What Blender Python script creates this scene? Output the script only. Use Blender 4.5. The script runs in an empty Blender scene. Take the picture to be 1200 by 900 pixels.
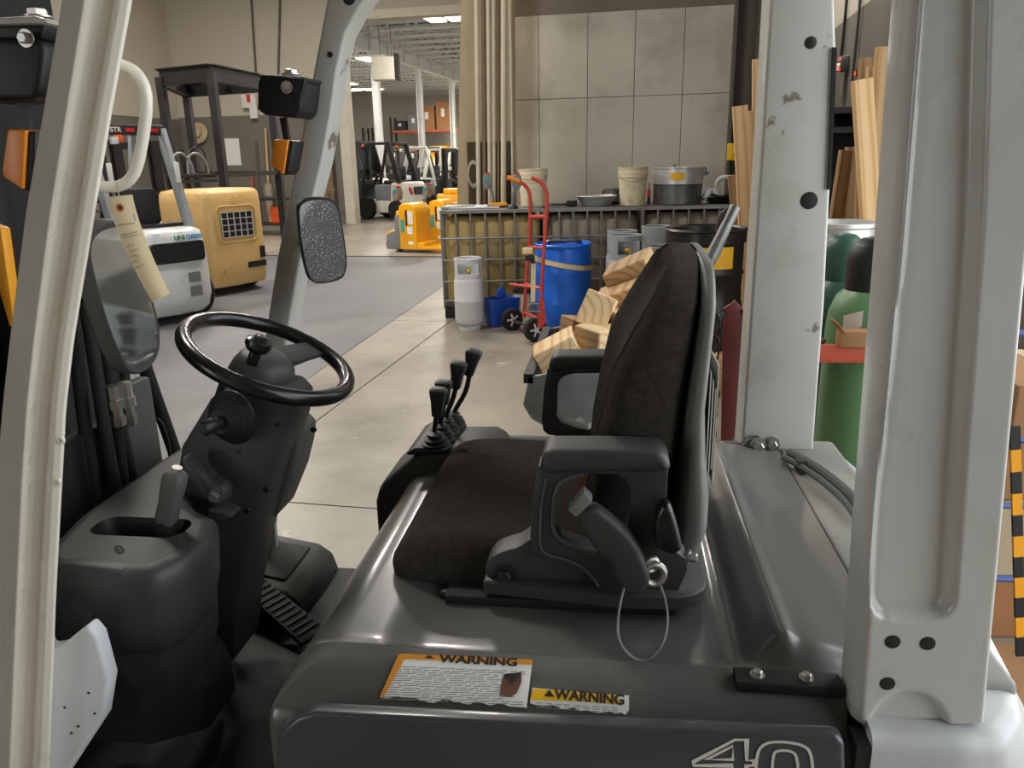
import bpy, bmesh, math, random
from mathutils import Vector as V, Matrix, geometry
random.seed(7)
SC = bpy.context.scene
COL = SC.collection
PI = math.pi
rad = math.radians

# ------------------------------------------------------------------ camera, world, light, exposure
CAM_Z, CAM_YAW, CAM_PITCH, CAM_ROLL, FPX = 1.75, rad(7.6), rad(16.4), rad(1.15), 900.0
cd = bpy.data.cameras.new('camera')
cd.sensor_width = 36.0
cd.lens = FPX / 1200 * 36
cd.clip_start = 0.02
cd.clip_end = 300
cam = bpy.data.objects.new('camera', cd)
COL.objects.link(cam)
cam.location = (0, 0, CAM_Z)
_fw = V((-math.sin(CAM_YAW) * math.cos(CAM_PITCH), math.cos(CAM_YAW) * math.cos(CAM_PITCH), -math.sin(CAM_PITCH)))
_rt = V((math.cos(CAM_YAW), math.sin(CAM_YAW), 0))
_up = _rt.cross(_fw)
_rt, _up = _rt * math.cos(CAM_ROLL) - _up * math.sin(CAM_ROLL), _up * math.cos(CAM_ROLL) + _rt * math.sin(CAM_ROLL)
cam.rotation_euler = Matrix((_rt, _up, -_fw)).transposed().to_euler()
SC.camera = cam
SC.view_settings.view_transform = 'Standard'
SC.view_settings.look = 'None'
SC.view_settings.gamma = 1.0
SC.view_settings.use_curve_mapping = False
SC.view_settings.exposure = 0.15
w = bpy.data.worlds.new('world')
SC.world = w
w.use_nodes = True
bg = w.node_tree.nodes['Background']
bg.inputs[0].default_value = (0.93, 0.97, 1.0, 1)     # overcast daylight outside the open doors
bg.inputs[1].default_value = 3.6

ROOM_ROT = -rad(4.2)                                   # the building is turned against the truck
RU = V((math.cos(ROOM_ROT), math.sin(ROOM_ROT), 0))    # across the hall
RV = V((-math.sin(ROOM_ROT), math.cos(ROOM_ROT), 0))   # into the hall
def R(u, v, z=0): return RU * u + RV * v + V((0, 0, z))

def lamp_area(name, loc, sx, sy, power, col=(1, .955, .89), rot=(0, 0, ROOM_ROT), portal=False):
    l = bpy.data.lights.new(name, 'AREA')
    l.shape = 'RECTANGLE'; l.size = sx; l.size_y = sy; l.energy = power; l.color = col
    if portal: l.cycles.is_portal = True
    o = bpy.data.objects.new(name, l); COL.objects.link(o)
    o.location = loc; o.rotation_euler = rot
    return o
# open dock doors: portals that sample the daylight (behind the photographer, and to the right)
lamp_area('dock_door_portal', R(-7.2, -5.98, 2.1), 3.6, 4.2, 1, rot=(PI / 2, 0, ROOM_ROT), portal=True)
lamp_area('side_door_portal', R(2.38, 1.6, 2.15), 5.6, 4.3, 1, rot=(PI / 2, 0, ROOM_ROT + PI / 2), portal=True)

# ------------------------------------------------------------------ pixel helpers (1200 x 900 frame)
_C = V((0, 0, CAM_Z))
def ray(x, y): return _fw * FPX + _rt * (x - 600) + _up * (450 - y)
def aY(x, y, Y): d = ray(x, y); return _C + d * (Y / d.y)
def aX(x, y, X): d = ray(x, y); return _C + d * (X / d.x)
def aZ(x, y, z): d = ray(x, y); return _C + d * ((z - CAM_Z) / d.z)
def aP(x, y, p, n): d = ray(x, y); return _C + d * ((V(p) - _C).dot(n) / d.dot(n))
def aV(x, y, v): return aP(x, y, R(0, v), RV)
def pX(pts, Y): return [(q.x, q.z) for q in (aY(a, b, Y) for a, b in pts)]

# ------------------------------------------------------------------ materials
def lin(c):
    def f(u):
        u /= 255.0
        return u / 12.92 if u <= .04045 else ((u + .055) / 1.055) ** 2.4
    return (f(c[0]), f(c[1]), f(c[2]), 1)
MATS = {}
def M(name, col, rough=.5, metal=0, var=.12, scale=6, wear=None, wamt=.5, wscale=12, wrough=None, bump=0, bscale=60,
      coat=0, emit=0, stretch=(1, 1, 1), dirt=None, damt=.5, dscale=2, spec=.5, trans=0):
    m = bpy.data.materials.new(name); m.use_nodes = True
    nt = m.node_tree; N = nt.nodes; L = nt.links
    b = N['Principled BSDF']
    tc = N.new('ShaderNodeTexCoord'); mp = N.new('ShaderNodeMapping')
    L.new(tc.outputs['Object'], mp.inputs[0]); mp.inputs['Scale'].default_value = stretch
    n1 = N.new('ShaderNodeTexNoise'); n1.inputs['Scale'].default_value = scale; n1.inputs['Detail'].default_value = 5
    L.new(mp.outputs[0], n1.inputs[0])
    c = lin(col)
    rp = N.new('ShaderNodeValToRGB')
    rp.color_ramp.elements[0].position = .3; rp.color_ramp.elements[1].position = .7
    rp.color_ramp.elements[0].color = tuple(max(0, v * (1 - var)) for v in c[:3]) + (1,)
    rp.color_ramp.elements[1].color = tuple(min(1, v * (1 + var)) for v in c[:3]) + (1,)
    L.new(n1.outputs[0], rp.inputs[0])
    out = rp.outputs[0]
    rin = None
    def layer(out, col2, amt, sc, seed, soft):
        n = N.new('ShaderNodeTexNoise'); n.noise_dimensions = '4D'
        n.inputs['W'].default_value = seed; n.inputs['Scale'].default_value = sc; n.inputs['Detail'].default_value = 8
        n.inputs['Roughness'].default_value = .65
        L.new(mp.outputs[0], n.inputs[0])
        r = N.new('ShaderNodeValToRGB')
        r.color_ramp.elements[0].position = amt; r.color_ramp.elements[1].position = min(1, amt + soft)
        L.new(n.outputs[0], r.inputs[0])
        mx = N.new('ShaderNodeMix'); mx.data_type = 'RGBA'
        L.new(r.outputs[0], mx.inputs[0]); L.new(out, mx.inputs[6]); mx.inputs[7].default_value = lin(col2)
        return mx.outputs[2], r.outputs[0]
    if dirt: out, _ = layer(out, dirt, damt, dscale, 3.1, .25)
    if wear:
        out, mk = layer(out, wear, wamt, wscale, 8.7, .04)
        if wrough is not None:
            mr = N.new('ShaderNodeMix'); L.new(mk, mr.inputs[0]); mr.inputs[2].default_value = rough; mr.inputs[3].default_value = wrough
            rin = mr.outputs[0]
    L.new(out, b.inputs['Base Color'])
    if rin: L.new(rin, b.inputs['Roughness'])
    else:
        mr = N.new('ShaderNodeMapRange'); L.new(n1.outputs[0], mr.inputs[0])
        mr.inputs[3].default_value = max(0, rough - .07); mr.inputs[4].default_value = min(1, rough + .07)
        L.new(mr.outputs[0], b.inputs['Roughness'])
    b.inputs['Metallic'].default_value = metal
    b.inputs['Specular IOR Level'].default_value = spec
    if coat: b.inputs['Coat Weight'].default_value = coat; b.inputs['Coat Roughness'].default_value = .12
    if trans: b.inputs['Transmission Weight'].default_value = trans
    if emit:
        b.inputs['Emission Color'].default_value = c; b.inputs['Emission Strength'].default_value = emit
    if bump:
        n2 = N.new('ShaderNodeTexNoise'); n2.inputs['Scale'].default_value = bscale; n2.inputs['Detail'].default_value = 4
        L.new(mp.outputs[0], n2.inputs[0])
        bp = N.new('ShaderNodeBump'); bp.inputs['Strength'].default_value = bump; bp.inputs['Distance'].default_value = .02
        L.new(n2.outputs[0], bp.inputs['Height']); L.new(bp.outputs[0], b.inputs['Normal'])
    MATS[name] = m
    return m

# ------------------------------------------------------------------ geometry builder
class G:
    def __init__(s): s.v = []; s.f = []
    def _add(s, vs, fs):
        o = len(s.v); s.v += [V(p) for p in vs]; s.f += [[i + o for i in f] for f in fs]; return s
    def box(s, a, b):
        x0, y0, z0 = a; x1, y1, z1 = b
        return s._add([(x0,y0,z0),(x1,y0,z0),(x1,y1,z0),(x0,y1,z0),(x0,y0,z1),(x1,y0,z1),(x1,y1,z1),(x0,y1,z1)],
                      [(0,3,2,1),(4,5,6,7),(0,1,5,4),(1,2,6,5),(2,3,7,6),(3,0,4,7)])
    def cbox(s, c, d): return s.box([c[i] - d[i] / 2 for i in range(3)], [c[i] + d[i] / 2 for i in range(3)])
    def bar(s, p, q, w, h, upv=(0, 0, 1)):
        p, q = V(p), V(q); d = (q - p).normalized(); u = V(upv)
        r = d.cross(u)
        if r.length < 1e-4: r = d.cross(V((1, 0, 0)))
        r.normalize(); u = r.cross(d)
        vs = []
        for e in (p, q):
            for a, b in ((-1,-1),(1,-1),(1,1),(-1,1)): vs.append(e + r * (a * w / 2) + u * (b * h / 2))
        return s._add(vs, [(0,1,2,3),(7,6,5,4),(0,4,5,1),(1,5,6,2),(2,6,7,3),(3,7,4,0)])
    def loft(s, rings, closed=True, cap=True, wrap=False):
        n = len(rings[0]); vs = [p for r in rings for p in r]; fs = []
        m = len(rings)
        for i in range(m if wrap else m - 1):
            a = i * n; b = ((i + 1) % m) * n
            for j in range(n if closed else n - 1):
                k = (j + 1) % n
                fs.append((a + j, a + k, b + k, b + j))
        if cap and not wrap and closed:
            fs.append(tuple(range(n - 1, -1, -1))); fs.append(tuple((m - 1) * n + j for j in range(n)))
        return s._add(vs, fs)
    def prism(s, poly, lo, hi, ax='y'):
        def P(a, b, t): return {'y': (a, t, b), 'x': (t, a, b), 'z': (a, b, t)}[ax]
        return s.loft([[P(a, b, lo) for a, b in poly], [P(a, b, hi) for a, b in poly]])
    def plate(s, outer, holes, lo, hi, ax='y'):
        def P(a, b, t): return {'y': (a, t, b), 'x': (t, a, b), 'z': (a, b, t)}[ax]
        loops = [outer] + holes
        tri = geometry.tessellate_polygon([[V((a, b, 0)) for a, b in l] for l in loops])
        flat = [p for l in loops for p in l]; n = len(flat)
        vs = [P(a, b, lo) for a, b in flat] + [P(a, b, hi) for a, b in flat]
        fs = [tuple(t) for t in tri] + [tuple(i + n for i in reversed(t)) for t in tri]
        o = 0
        for l in loops:
            for j in range(len(l)):
                k = (j + 1) % len(l); fs.append((o + j, o + k, o + k + n, o + j + n))
            o += len(l)
        return s._add(vs, fs)
    def tube(s, path, r, n=10, closed=False, cap=True):
        path = [V(p) for p in path]; m = len(path)
        rs = r if isinstance(r, (list, tuple)) else [r] * m
        rings = []; prev = None
        for i, p in enumerate(path):
            if closed: t = path[(i + 1) % m] - path[i - 1]
            else: t = path[min(i + 1, m - 1)] - path[max(i - 1, 0)]
            t.normalize()
            if prev is None:
                u = t.cross(V((0, 0, 1)))
                if u.length < .1: u = t.cross(V((1, 0, 0)))
            else: u = prev - t * prev.dot(t)
            u.normalize(); prev = u; w_ = t.cross(u)
            rings.append([p + (u * math.cos(2 * PI * k / n) + w_ * math.sin(2 * PI * k / n)) * rs[i] for k in range(n)])
        return s.loft(rings, wrap=closed, cap=cap and not closed)
    def lathe(s, prof, c=(0, 0, 0), axis=(0, 0, 1), n=24, cap=True):
        a = V(axis).normalized(); u = a.cross(V((0, 0, 1)))
        if u.length < .1: u = V((1, 0, 0))
        u.normalize(); w_ = a.cross(u); c = V(c)
        rings = [[c + a * h + (u * math.cos(2 * PI * k / n) + w_ * math.sin(2 * PI * k / n)) * max(r, 1e-4) for k in range(n)] for r, h in prof]
        return s.loft(rings, cap=cap)
    def cyl(s, c, axis, r, h, n=20): return s.lathe([(r, 0), (r, h)], c, axis, n)
    def torus(s, c, nrm, Rr, r, n=40, k=10, wob=0):
        a = V(nrm).normalized(); u = a.cross(V((0, 1, 0))).normalized(); w_ = a.cross(u)
        rings = []
        for i in range(n):
            t = 2 * PI * i / n; d = u * math.cos(t) + w_ * math.sin(t)
            rings.append([V(c) + d * (Rr + r * math.cos(2 * PI * j / k) * (1 if math.cos(2*PI*j/k) > 0 else 1 - wob * (i % 2))) + a * (r * math.sin(2 * PI * j / k)) for j in range(k)])
        return s.loft(rings, wrap=True)
    def grid(s, fn, nu, nv):
        vs = [fn(i / nu, j / nv) for j in range(nv + 1) for i in range(nu + 1)]
        fs = [(j * (nu + 1) + i, j * (nu + 1) + i + 1, (j + 1) * (nu + 1) + i + 1, (j + 1) * (nu + 1) + i) for j in range(nv) for i in range(nu)]
        return s._add(vs, fs)
    def strip(s, pts, wd, y, t=.0008, closed=False):      # flat stroke in the XZ plane, facing -Y
        m = len(pts); L_, R_ = [], []
        for i in range(m):
            a = V(pts[(i - 1) % m if closed else max(i - 1, 0)]); b = V(pts[(i + 1) % m if closed else min(i + 1, m - 1)])
            p = V(pts[i]); t0 = (b - a).normalized(); nn = V((-t0.y, t0.x))
            if 0 < i < m - 1 or closed:
                e = (p - a).normalized(); k = max(.5, abs(nn.dot(V((-e.y, e.x)))))
            else: k = 1
            L_.append(p + nn * (wd / 2 / k)); R_.append(p - nn * (wd / 2 / k))
        for i in range(m if closed else m - 1):
            j = (i + 1) % m
            s._add([(L_[i].x, y, L_[i].y), (R_[i].x, y, R_[i].y), (R_[j].x, y, R_[j].y), (L_[j].x, y, L_[j].y),
                    (L_[i].x, y - t, L_[i].y), (R_[i].x, y - t, R_[i].y), (R_[j].x, y - t, R_[j].y), (L_[j].x, y - t, L_[j].y)],
                   [(4,5,6,7),(0,3,2,1),(0,1,5,4),(3,7,6,2)])
        return s
    def xf(s, mtx):
        s.v = [mtx @ p for p in s.v]; return s
    def mesh(s, bev=0, seg=2, smooth=38, name='mesh'):
        bm = bmesh.new()
        vs = [bm.verts.new(p) for p in s.v]
        for f in s.f:
            try: bm.faces.new([vs[i] for i in f])
            except ValueError: pass
        bmesh.ops.recalc_face_normals(bm, faces=bm.faces)
        if bev:
            es = [e for e in bm.edges if len(e.link_faces) == 2 and e.calc_face_angle(0) > rad(28)]
            bmesh.ops.bevel(bm, geom=es, offset=bev, segments=seg, profile=.5, affect='EDGES', clamp_overlap=True)
        me = bpy.data.meshes.new(name); bm.to_mesh(me); bm.free()
        if smooth:
            me.polygons.foreach_set('use_smooth', [True] * len(me.polygons))
            me.set_sharp_from_angle(angle=rad(smooth))
        return me
    def build(s, name, mat, parent=None, bev=0, seg=2, smooth=38, local=False, label=None):
        me = s.mesh(bev, seg, smooth, name)
        me.materials.append(MATS[mat] if isinstance(mat, str) else mat)
        o = bpy.data.objects.new(name, me); COL.objects.link(o)
        if parent is not None:
            if not local:
                me.transform(wmat(parent).inverted())
            o.parent = parent
        if label: o['label'] = label
        return o
def wmat(o):
    m = Matrix.LocRotScale(o.location, o.rotation_euler, o.scale)
    return wmat(o.parent) @ m if o.parent else m
def thing(name, label, cat, loc=(0, 0, 0), rz=0, group=None):
    o = bpy.data.objects.new(name, None); COL.objects.link(o)
    o.empty_display_size = .1
    o.location = loc; o.rotation_euler = (0, 0, rz)
    return tag(o, label, cat, group)
def tag(o, label, cat, group=None):
    o['label'] = label; o['category'] = cat
    if group: o['group'] = group
    return o
def struct(o):
    o['kind'] = 'structure'; return o
def solo(g, name, mat, label, cat, group=None, loc=None, **k):   # a thing that is one mesh, its origin at its base
    if loc is None:
        xs = [p.x for p in g.v]; ys = [p.y for p in g.v]
        loc = V(((min(xs) + max(xs)) / 2, (min(ys) + max(ys)) / 2, min(p.z for p in g.v)))
    g.v = [p - V(loc) for p in g.v]
    o = g.build(name, mat, None, **k); o.location = loc
    return tag(o, label, cat, group)
def clone(o, loc=None, rz=None, label=None, parent=None):
    c = o.copy(); COL.objects.link(c)
    if parent is not None: c.parent = parent
    if loc is not None: c.location = loc
    if rz is not None: c.rotation_euler = (0, 0, rz)
    if label: c['label'] = label
    for ch in list(o.children): clone(ch, parent=c)
    return c
def text(body, size, mat, parent, mtx, name='lettering', bold=0, sx=1, depth=.0006):
    cu = bpy.data.curves.new('t', 'FONT'); cu.body = body; cu.size = size; cu.extrude = depth; cu.offset = bold
    cu.align_x = 'CENTER'; cu.align_y = 'CENTER'; cu.resolution_u = 3
    o = bpy.data.objects.new('t', cu); COL.objects.link(o)
    bpy.context.view_layer.update()
    me = bpy.data.meshes.new_from_object(o.evaluated_get(bpy.context.evaluated_depsgraph_get()))
    bpy.data.objects.remove(o); bpy.data.curves.remove(cu)
    me.transform(Matrix.Diagonal((sx, 1, 1, 1))); me.transform(mtx)
    me.materials.clear(); me.materials.append(MATS[mat])
    p = bpy.data.objects.new(name, me); COL.objects.link(p)
    me.transform(wmat(parent).inverted()); p.parent = parent
    return p
def frame(o, x, y):      # matrix with local x, y along the given directions
    x = V(x).normalized(); z = x.cross(V(y)).normalized(); y = z.cross(x)
    m = Matrix.Identity(4)
    for i in range(3): m[i][0] = x[i]; m[i][1] = y[i]; m[i][2] = z[i]; m[i][3] = o[i]
    return m
def rrect(x0, x1, z0, z1, r, n=5):
    out = []
    for cx, cz, a in ((x1 - r, z0 + r, -PI / 2), (x1 - r, z1 - r, 0), (x0 + r, z1 - r, PI / 2), (x0 + r, z0 + r, PI)):
        for i in range(n + 1):
            t = a + PI / 2 * i / n; out.append((cx + r * math.cos(t), cz + r * math.sin(t)))
    return out
def smooth_poly(pts, k=2, closed=True):      # Chaikin corner cutting
    for _ in range(k):
        o = []; m = len(pts)
        rng = range(m) if closed else range(m - 1)
        if not closed: o.append(V(pts[0]))
        for i in rng:
            a, b = V(pts[i]), V(pts[(i + 1) % m])
            o.append(a * .75 + b * .25); o.append(a * .25 + b * .75)
        if not closed: o.append(V(pts[-1]))
        pts = o
    return pts
def resample(pts, n):       # closed polygon to n even points
    P = [V(p) for p in pts]; P.append(P[0]); d = [0]
    for i in range(1, len(P)): d.append(d[-1] + (P[i] - P[i - 1]).length)
    o = []; j = 0
    for i in range(n):
        t = d[-1] * i / n
        while d[j + 1] < t: j += 1
        q = (t - d[j]) / max(1e-9, d[j + 1] - d[j]); o.append(P[j].lerp(P[j + 1], q))
    return o
def pillow(poly, y0, y1, r, n=64, k=5, kind=None):     # soft extruded body along Y with rounded rims
    P = resample(poly, n)
    area = sum(P[i].x * P[(i + 1) % n].y - P[(i + 1) % n].x * P[i].y for i in range(n))
    sg = 1 if area > 0 else -1
    nr = []
    for i in range(n):
        t = (P[(i + 2) % n] - P[i - 2]).normalized(); nr.append(V((t.y, -t.x)) * sg)
    rings = []
    st = [(y0 + r * (1 - math.cos(a)), r * (1 - math.sin(a))) for a in [PI / 2 * i / k for i in range(k + 1)]]
    st += [(y1 - (a - y0), b) for a, b in reversed(st)]
    for y, ins in st: rings.append([(P[i].x - nr[i].x * ins, y, P[i].y - nr[i].y * ins) for i in range(n)])
    return G().loft(rings)
def sstep(a, b, x):
    t = max(0., min(1., (x - a) / (b - a))); return t * t * (3 - 2 * t)
def lerp(a, b, t): return a + (b - a) * t
def interp(tab, t):
    for (a, va), (b, vb) in zip(tab, tab[1:]):
        if t <= b: return va + (vb - va) * (max(t, a) - a) / (b - a)
    return tab[-1][1]
# ------------------------------------------------------------------ material library
M('floor_concrete', (146, 137, 122), .38, var=.16, scale=1.6, dirt=(104, 97, 86), damt=.47, dscale=1.1, wear=(172, 164, 150), wamt=.64, wscale=5, bump=.05, bscale=30)
M('floor_dark', (98, 98, 100), .5, var=.16, scale=1.1, dirt=(128, 124, 118), damt=.52, dscale=.7, wear=(84, 83, 84), wamt=.62, wscale=3, bump=.04, bscale=30)
M('floor_far', (118, 110, 98), .4, var=.12, scale=.8, dirt=(98, 91, 82), damt=.5, dscale=.5)
M('joint', (98, 92, 84), .9)
M('wall_cream', (186, 178, 162), .8, var=.05, scale=.8)
M('wall_grey', (112, 107, 98), .75, var=.07, scale=.9)
M('wall_dark', (92, 88, 80), .8, var=.1, scale=1)
M('panel_concrete', (200, 194, 180), .85, var=.09, scale=1.2, dirt=(164, 156, 140), damt=.48, dscale=1.1, wear=(205, 200, 188), wamt=.68, wscale=4, bump=.08, bscale=25)
M('wall_brown', (120, 110, 98), .85, var=.08)
M('trim_beige', (205, 198, 180), .6, var=.06)
M('steel_white', (214, 213, 208), .55, var=.06, dirt=(140, 138, 132), damt=.58)
M('deck', (128, 126, 121), .7, var=.08)
M('lamp_glow', (255, 246, 224), .5, emit=5)
M('orange_beam', (176, 74, 46), .55)
M('cardboard', (150, 112, 74), .85, var=.1, scale=3)
M('cardboard_pale', (176, 158, 128), .85, var=.1, scale=2, stretch=(3, 3, .6))
M('dark_steel', (44, 43, 42), .5, metal=.3, var=.2)
M('mid_grey', (110, 110, 108), .6)
M('black', (22, 22, 23), .5, var=.15)
M('black_soft', (26, 26, 26), .75, var=.2, scale=20)
M('white_paint', (215, 214, 206), .45, var=.04)

# ------------------------------------------------------------------ room shell
PV = 10.7                                   # concrete partition
BV = 21.4                                   # back wall of the hall, with the opening
UL = aV(205, 100, BV).dot(RU)               # left corner of the back wall
UJ = aV(413, 200, BV).dot(RU)               # left jamb
UPL = aV(578, 200, PV).dot(RU)              # left end of the partition
UPR = aV(851, 200, PV).dot(RU)
UR = 2.4                                    # right side wall
ZC = 7.6
FV = 57.0
def rbox(g, u0, u1, v0, v1, z0, z1):
    ps = [R(u, v, z) for z in (z0, z1) for u, v in ((u0, v0), (u1, v0), (u1, v1), (u0, v1))]
    return g._add(ps, [(0,3,2,1),(4,5,6,7),(0,1,5,4),(1,2,6,5),(2,3,7,6),(3,0,4,7)])
def wall(name, mat, *a, **k): return struct(rbox(G(), *a).build(name, mat, None, **k))

floor = wall('floor', 'joint', -24, UR + 6, -9, FV, -.12, -.02)
jv = aZ(385, 592, 0).dot(RV)
vs = [-9, jv - 4.6, jv, jv + 4.7, 13.95, BV, 29, 38, 47, FV]
us = [-24, -14, UL + .1, -6.1, -2.4, UR + 6]
for i in range(len(vs) - 1):
    for j in range(len(us) - 1):
        rbox(G(), us[j] + .006, us[j + 1] - .006, vs[i] + .006, vs[i + 1] - .006, -.06, 0).build('slab', 'floor_concrete' if vs[i] < 14 else 'floor_far', floor)
# darker resurfaced lane on the left, its edge running diagonally out of the doorway
a, b = aZ(517, 337, 0), aZ(390, 424, 0)
dd = (b - a).normalized(); b2 = a + dd * 9
far = R(0, 13.8)
p1 = a; p4 = R(a.dot(RU) + .05, 13.8)
pl = [p4, p1, b2, R(UL + .2, b2.dot(RV)), R(UL + .2, 13.8)]
g = G(); g.loft([[V((p.x, p.y, .0005)) for p in pl], [V((p.x, p.y, .004)) for p in pl]])
g.build('lane_overlay', 'floor_dark', floor)
# threshold strip with trench grate
g = G(); rbox(g, UL + .2, a.dot(RU) + 2, 13.84, 13.95, 0, .006); g.build('threshold_strip', 'dark_steel', floor)

# back wall: grey dado, cream above, lintel over the opening
zb = aV(300, 135, BV).z
zl = aV(480, 9, BV).z
wb = wall('wall_back', 'wall_cream', UL, UJ - .25, BV, BV + .3, zb, ZC)
rbox(G(), UL, UJ - .25, BV - .01, BV + .3, 0, zb).build('dado', 'wall_grey', wb)
rbox(G(), UJ - .25, UPL, BV, BV + .3, zl, ZC).build('lintel', 'wall_cream', wb)
wl = wall('wall_left', 'wall_cream', UL - .3, UL, -9, BV + .3, zb - .05, ZC)
rbox(G(), UL - .3, UL + .01, -9, BV, 0, zb - .05).build('dado', 'wall_grey', wl)
wall('trim_1', 'trim_beige', UJ - .28, UJ, BV - .06, BV + .34, 0, zl)
wall('trim_2', 'trim_beige', UJ - .25, UPL, BV - .05, BV + .34, zl - .22, zl)
# partition of concrete panels
zp = aV(720, 13, PV).z
pw = wall('wall_partition', 'joint', UPL + .02, UPR - .02, PV + .02, PV + .28, 0, zp - .02)
ucuts = [UPL] + [aV(x, 150, PV).dot(RU) for x in (632, 688, 742, 798)] + [UPR]
zcuts = [0, aV(620, 117, PV).z, zp]
for i in range(len(ucuts) - 1):
    for k in range(2):
        rbox(G(), ucuts[i] + .003, ucuts[i + 1] - .003, PV + random.uniform(-.003, .003), PV + .1, zcuts[k] + .003, zcuts[k + 1] - .003).build('panel', 'panel_concrete', pw, bev=.003, seg=1)
rbox(G(), UPL, UPR, PV + .03, PV + .3, zp, ZC).build('upper_wall', 'wall_brown', pw)
wall('wall_return', 'wall_brown', UPL, UPL + .25, PV + .3, BV, 0, ZC)
# alcove to the right of the partition
wall('wall_alcove', 'wall_dark', UPR - .3, UR + .3, 15.0, 15.3, 0, ZC)
wall('wall_alcove_return', 'wall_dark', UPR - .28, UPR, PV + .3, 15.0, 0, ZC)
# right side wall: grey below, cream above, dock door opening toward the camera
ZR = aP(980, 32, R(UR, 0), RU).z
DV1 = 4.4
wr = wall('wall_right', 'wall_grey', UR, UR + .3, DV1, 15.0, 0, ZR)
rbox(G(), UR, UR + .3, DV1, 15.0, ZR, ZC).build('upper_wall', 'wall_cream', wr)
rbox(G(), UR, UR + .3, -1.2, DV1, 4.3, ZC).build('lintel', 'wall_cream', wr)
rbox(G(), UR, UR + .3, -9, -1.2, 0, ZC).build('pier', 'wall_grey', wr)
# wall behind the photographer with the open dock door
wf = wall('wall_front', 'wall_cream', UL, -9, -6.3, -6, 0, ZC)
rbox(G(), -5.4, UR, -6.3, -6, 0, ZC).build('pier', 'wall_cream', wf)
rbox(G(), -9, -5.4, -6.3, -6, 4.2, ZC).build('lintel', 'wall_cream', wf)
# ceilings
wall('ceiling', 'deck', UL - .3, UR + .3, -6.3, BV + .3, ZC, ZC + .1)
ZF = aV(470, 113, FV).z
fc = wall('ceiling_far_hall', 'deck', -24, UPL + 12, BV + .3, FV, ZF + .7, ZF + .8)
wall('wall_far', 'wall_cream', -24, UPL + 12, FV, FV + .2, 0, ZF + .8)
wall('wall_far_left', 'wall_cream', -24.2, -24, BV, FV, 0, ZF + .8)
wall('wall_far_right', 'wall_cream', UPL + 12, UPL + 12.2, BV, FV, 0, ZF + .8)
# open-web joists across the far hall
def joist(v):
    g = G(); z0, z1 = ZF + .02, ZF + .62
    u0, u1 = -20, UPL + 6
    g.bar(R(u0, v, z0), R(u1, v, z0), .13, .09); g.bar(R(u0, v, z1), R(u1, v, z1), .1, .07)
    n = int((u1 - u0) / .55)
    for i in range(n):
        ua = lerp(u0, u1, i / n); ub = lerp(u0, u1, (i + 1) / n)
        g.bar(R(ua, v, z0 if i % 2 else z1), R(ub, v, z1 if i % 2 else z0), .05, .05)
    return g
v = BV + 1.0
while v < FV - .5:
    joist(v).build('joist', 'steel_white', fc, smooth=0); v += 1.55
# girder with columns, running into the hall
GU = aP(440, 92, R(0, 31), RV).dot(RU)
g = G(); gz = ZF + .55
for zz in (gz - .95, gz): rbox(g, GU - .12, GU + .12, BV + .4, FV, zz - .03, zz + .03)
rbox(g, GU - .015, GU + .015, BV + .4, FV, gz - .95, gz)
for i in range(18):
    vv = BV + 1 + i * 2
    rbox(g, GU - .11, GU + .11, vv, vv + .03, gz - .95, gz)
g.build('girder', 'steel_white', fc, smooth=0)
for v in (31.0, 36.6, 42.2, 49):
    g = G(); z1 = gz - .98
    rbox(g, GU - .13, GU - .1, v - .13, v + .13, 0, z1); rbox(g, GU + .1, GU + .13, v - .13, v + .13, 0, z1); rbox(g, GU - .1, GU + .1, v - .02, v + .02, 0, z1)
    rbox(g, GU - .2, GU + .2, v - .2, v + .2, 0, .03)
    struct(g.build('column', 'steel_white', None, smooth=0))
# dark steel column and conduit at the right end of the partition
uc = aV(870, 100, 10.2).dot(RU)
g = G(); rbox(g, uc - .14, uc - .11, 10.0, 10.3, 0, ZC); rbox(g, uc + .11, uc + .14, 10.0, 10.3, 0, ZC); rbox(g, uc - .11, uc + .11, 10.13, 10.17, 0, ZC)
struct(g.build('column', 'wall_dark', None, smooth=0))
uc = aV(893, 100, 9.9).dot(RU)
solo(G().cyl(R(uc, 9.9, 0), (0, 0, 1), .05, ZC), 'conduit', 'wall_dark', 'dark vertical pipe beside the steel column at the end of the concrete wall', 'pipe')

# luminaires seen in the far hall, then unseen ones added for brightness
def strip_light(label, c, w, l, power, top=None):
    top = top or ZF + .7
    t = thing('strip_light', label, 'ceiling light', c, ROOM_ROT, 'ceiling strip lights')
    G().box((-w / 2, -l / 2, .03), (w / 2, l / 2, .09)).build('housing', 'white_paint', t, local=True)
    for s in (-1, 1): G().box((s * w * .26 - w * .2, -l / 2 + .03, .005), (s * w * .26 + w * .2, l / 2 - .03, .03)).build('diffuser', 'lamp_glow', t, local=True)
    for s in (-1, 1): G().bar((0, s * l * .4, .09), (0, s * l * .4, top - c.z), .01, .01).build('hanger', 'mid_grey', t, local=True)
    lo = lamp_area('lamp_light', (0, 0, -.02), w, l, power, rot=(0, 0, 0)); lo.parent = t
    return t
p = aV(520, 22, 25.5); strip_light('bright twin-tube strip light near the top of the doorway', p, 1.3, 1.3, 330)
p = aV(440, 70, 29.0); strip_light('bright strip light hung above the boxy unit heater', p, 1.2, 1.2, 110)
p = aV(400, 99, 35); strip_light('dim strip light beside the doorway post, nearest the jamb', p, 1.2, 1.2, 300)
p = aV(425, 106, 40); strip_light('small distant strip light just left of the twin columns', p, 2.2, .6, 400)
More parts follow.
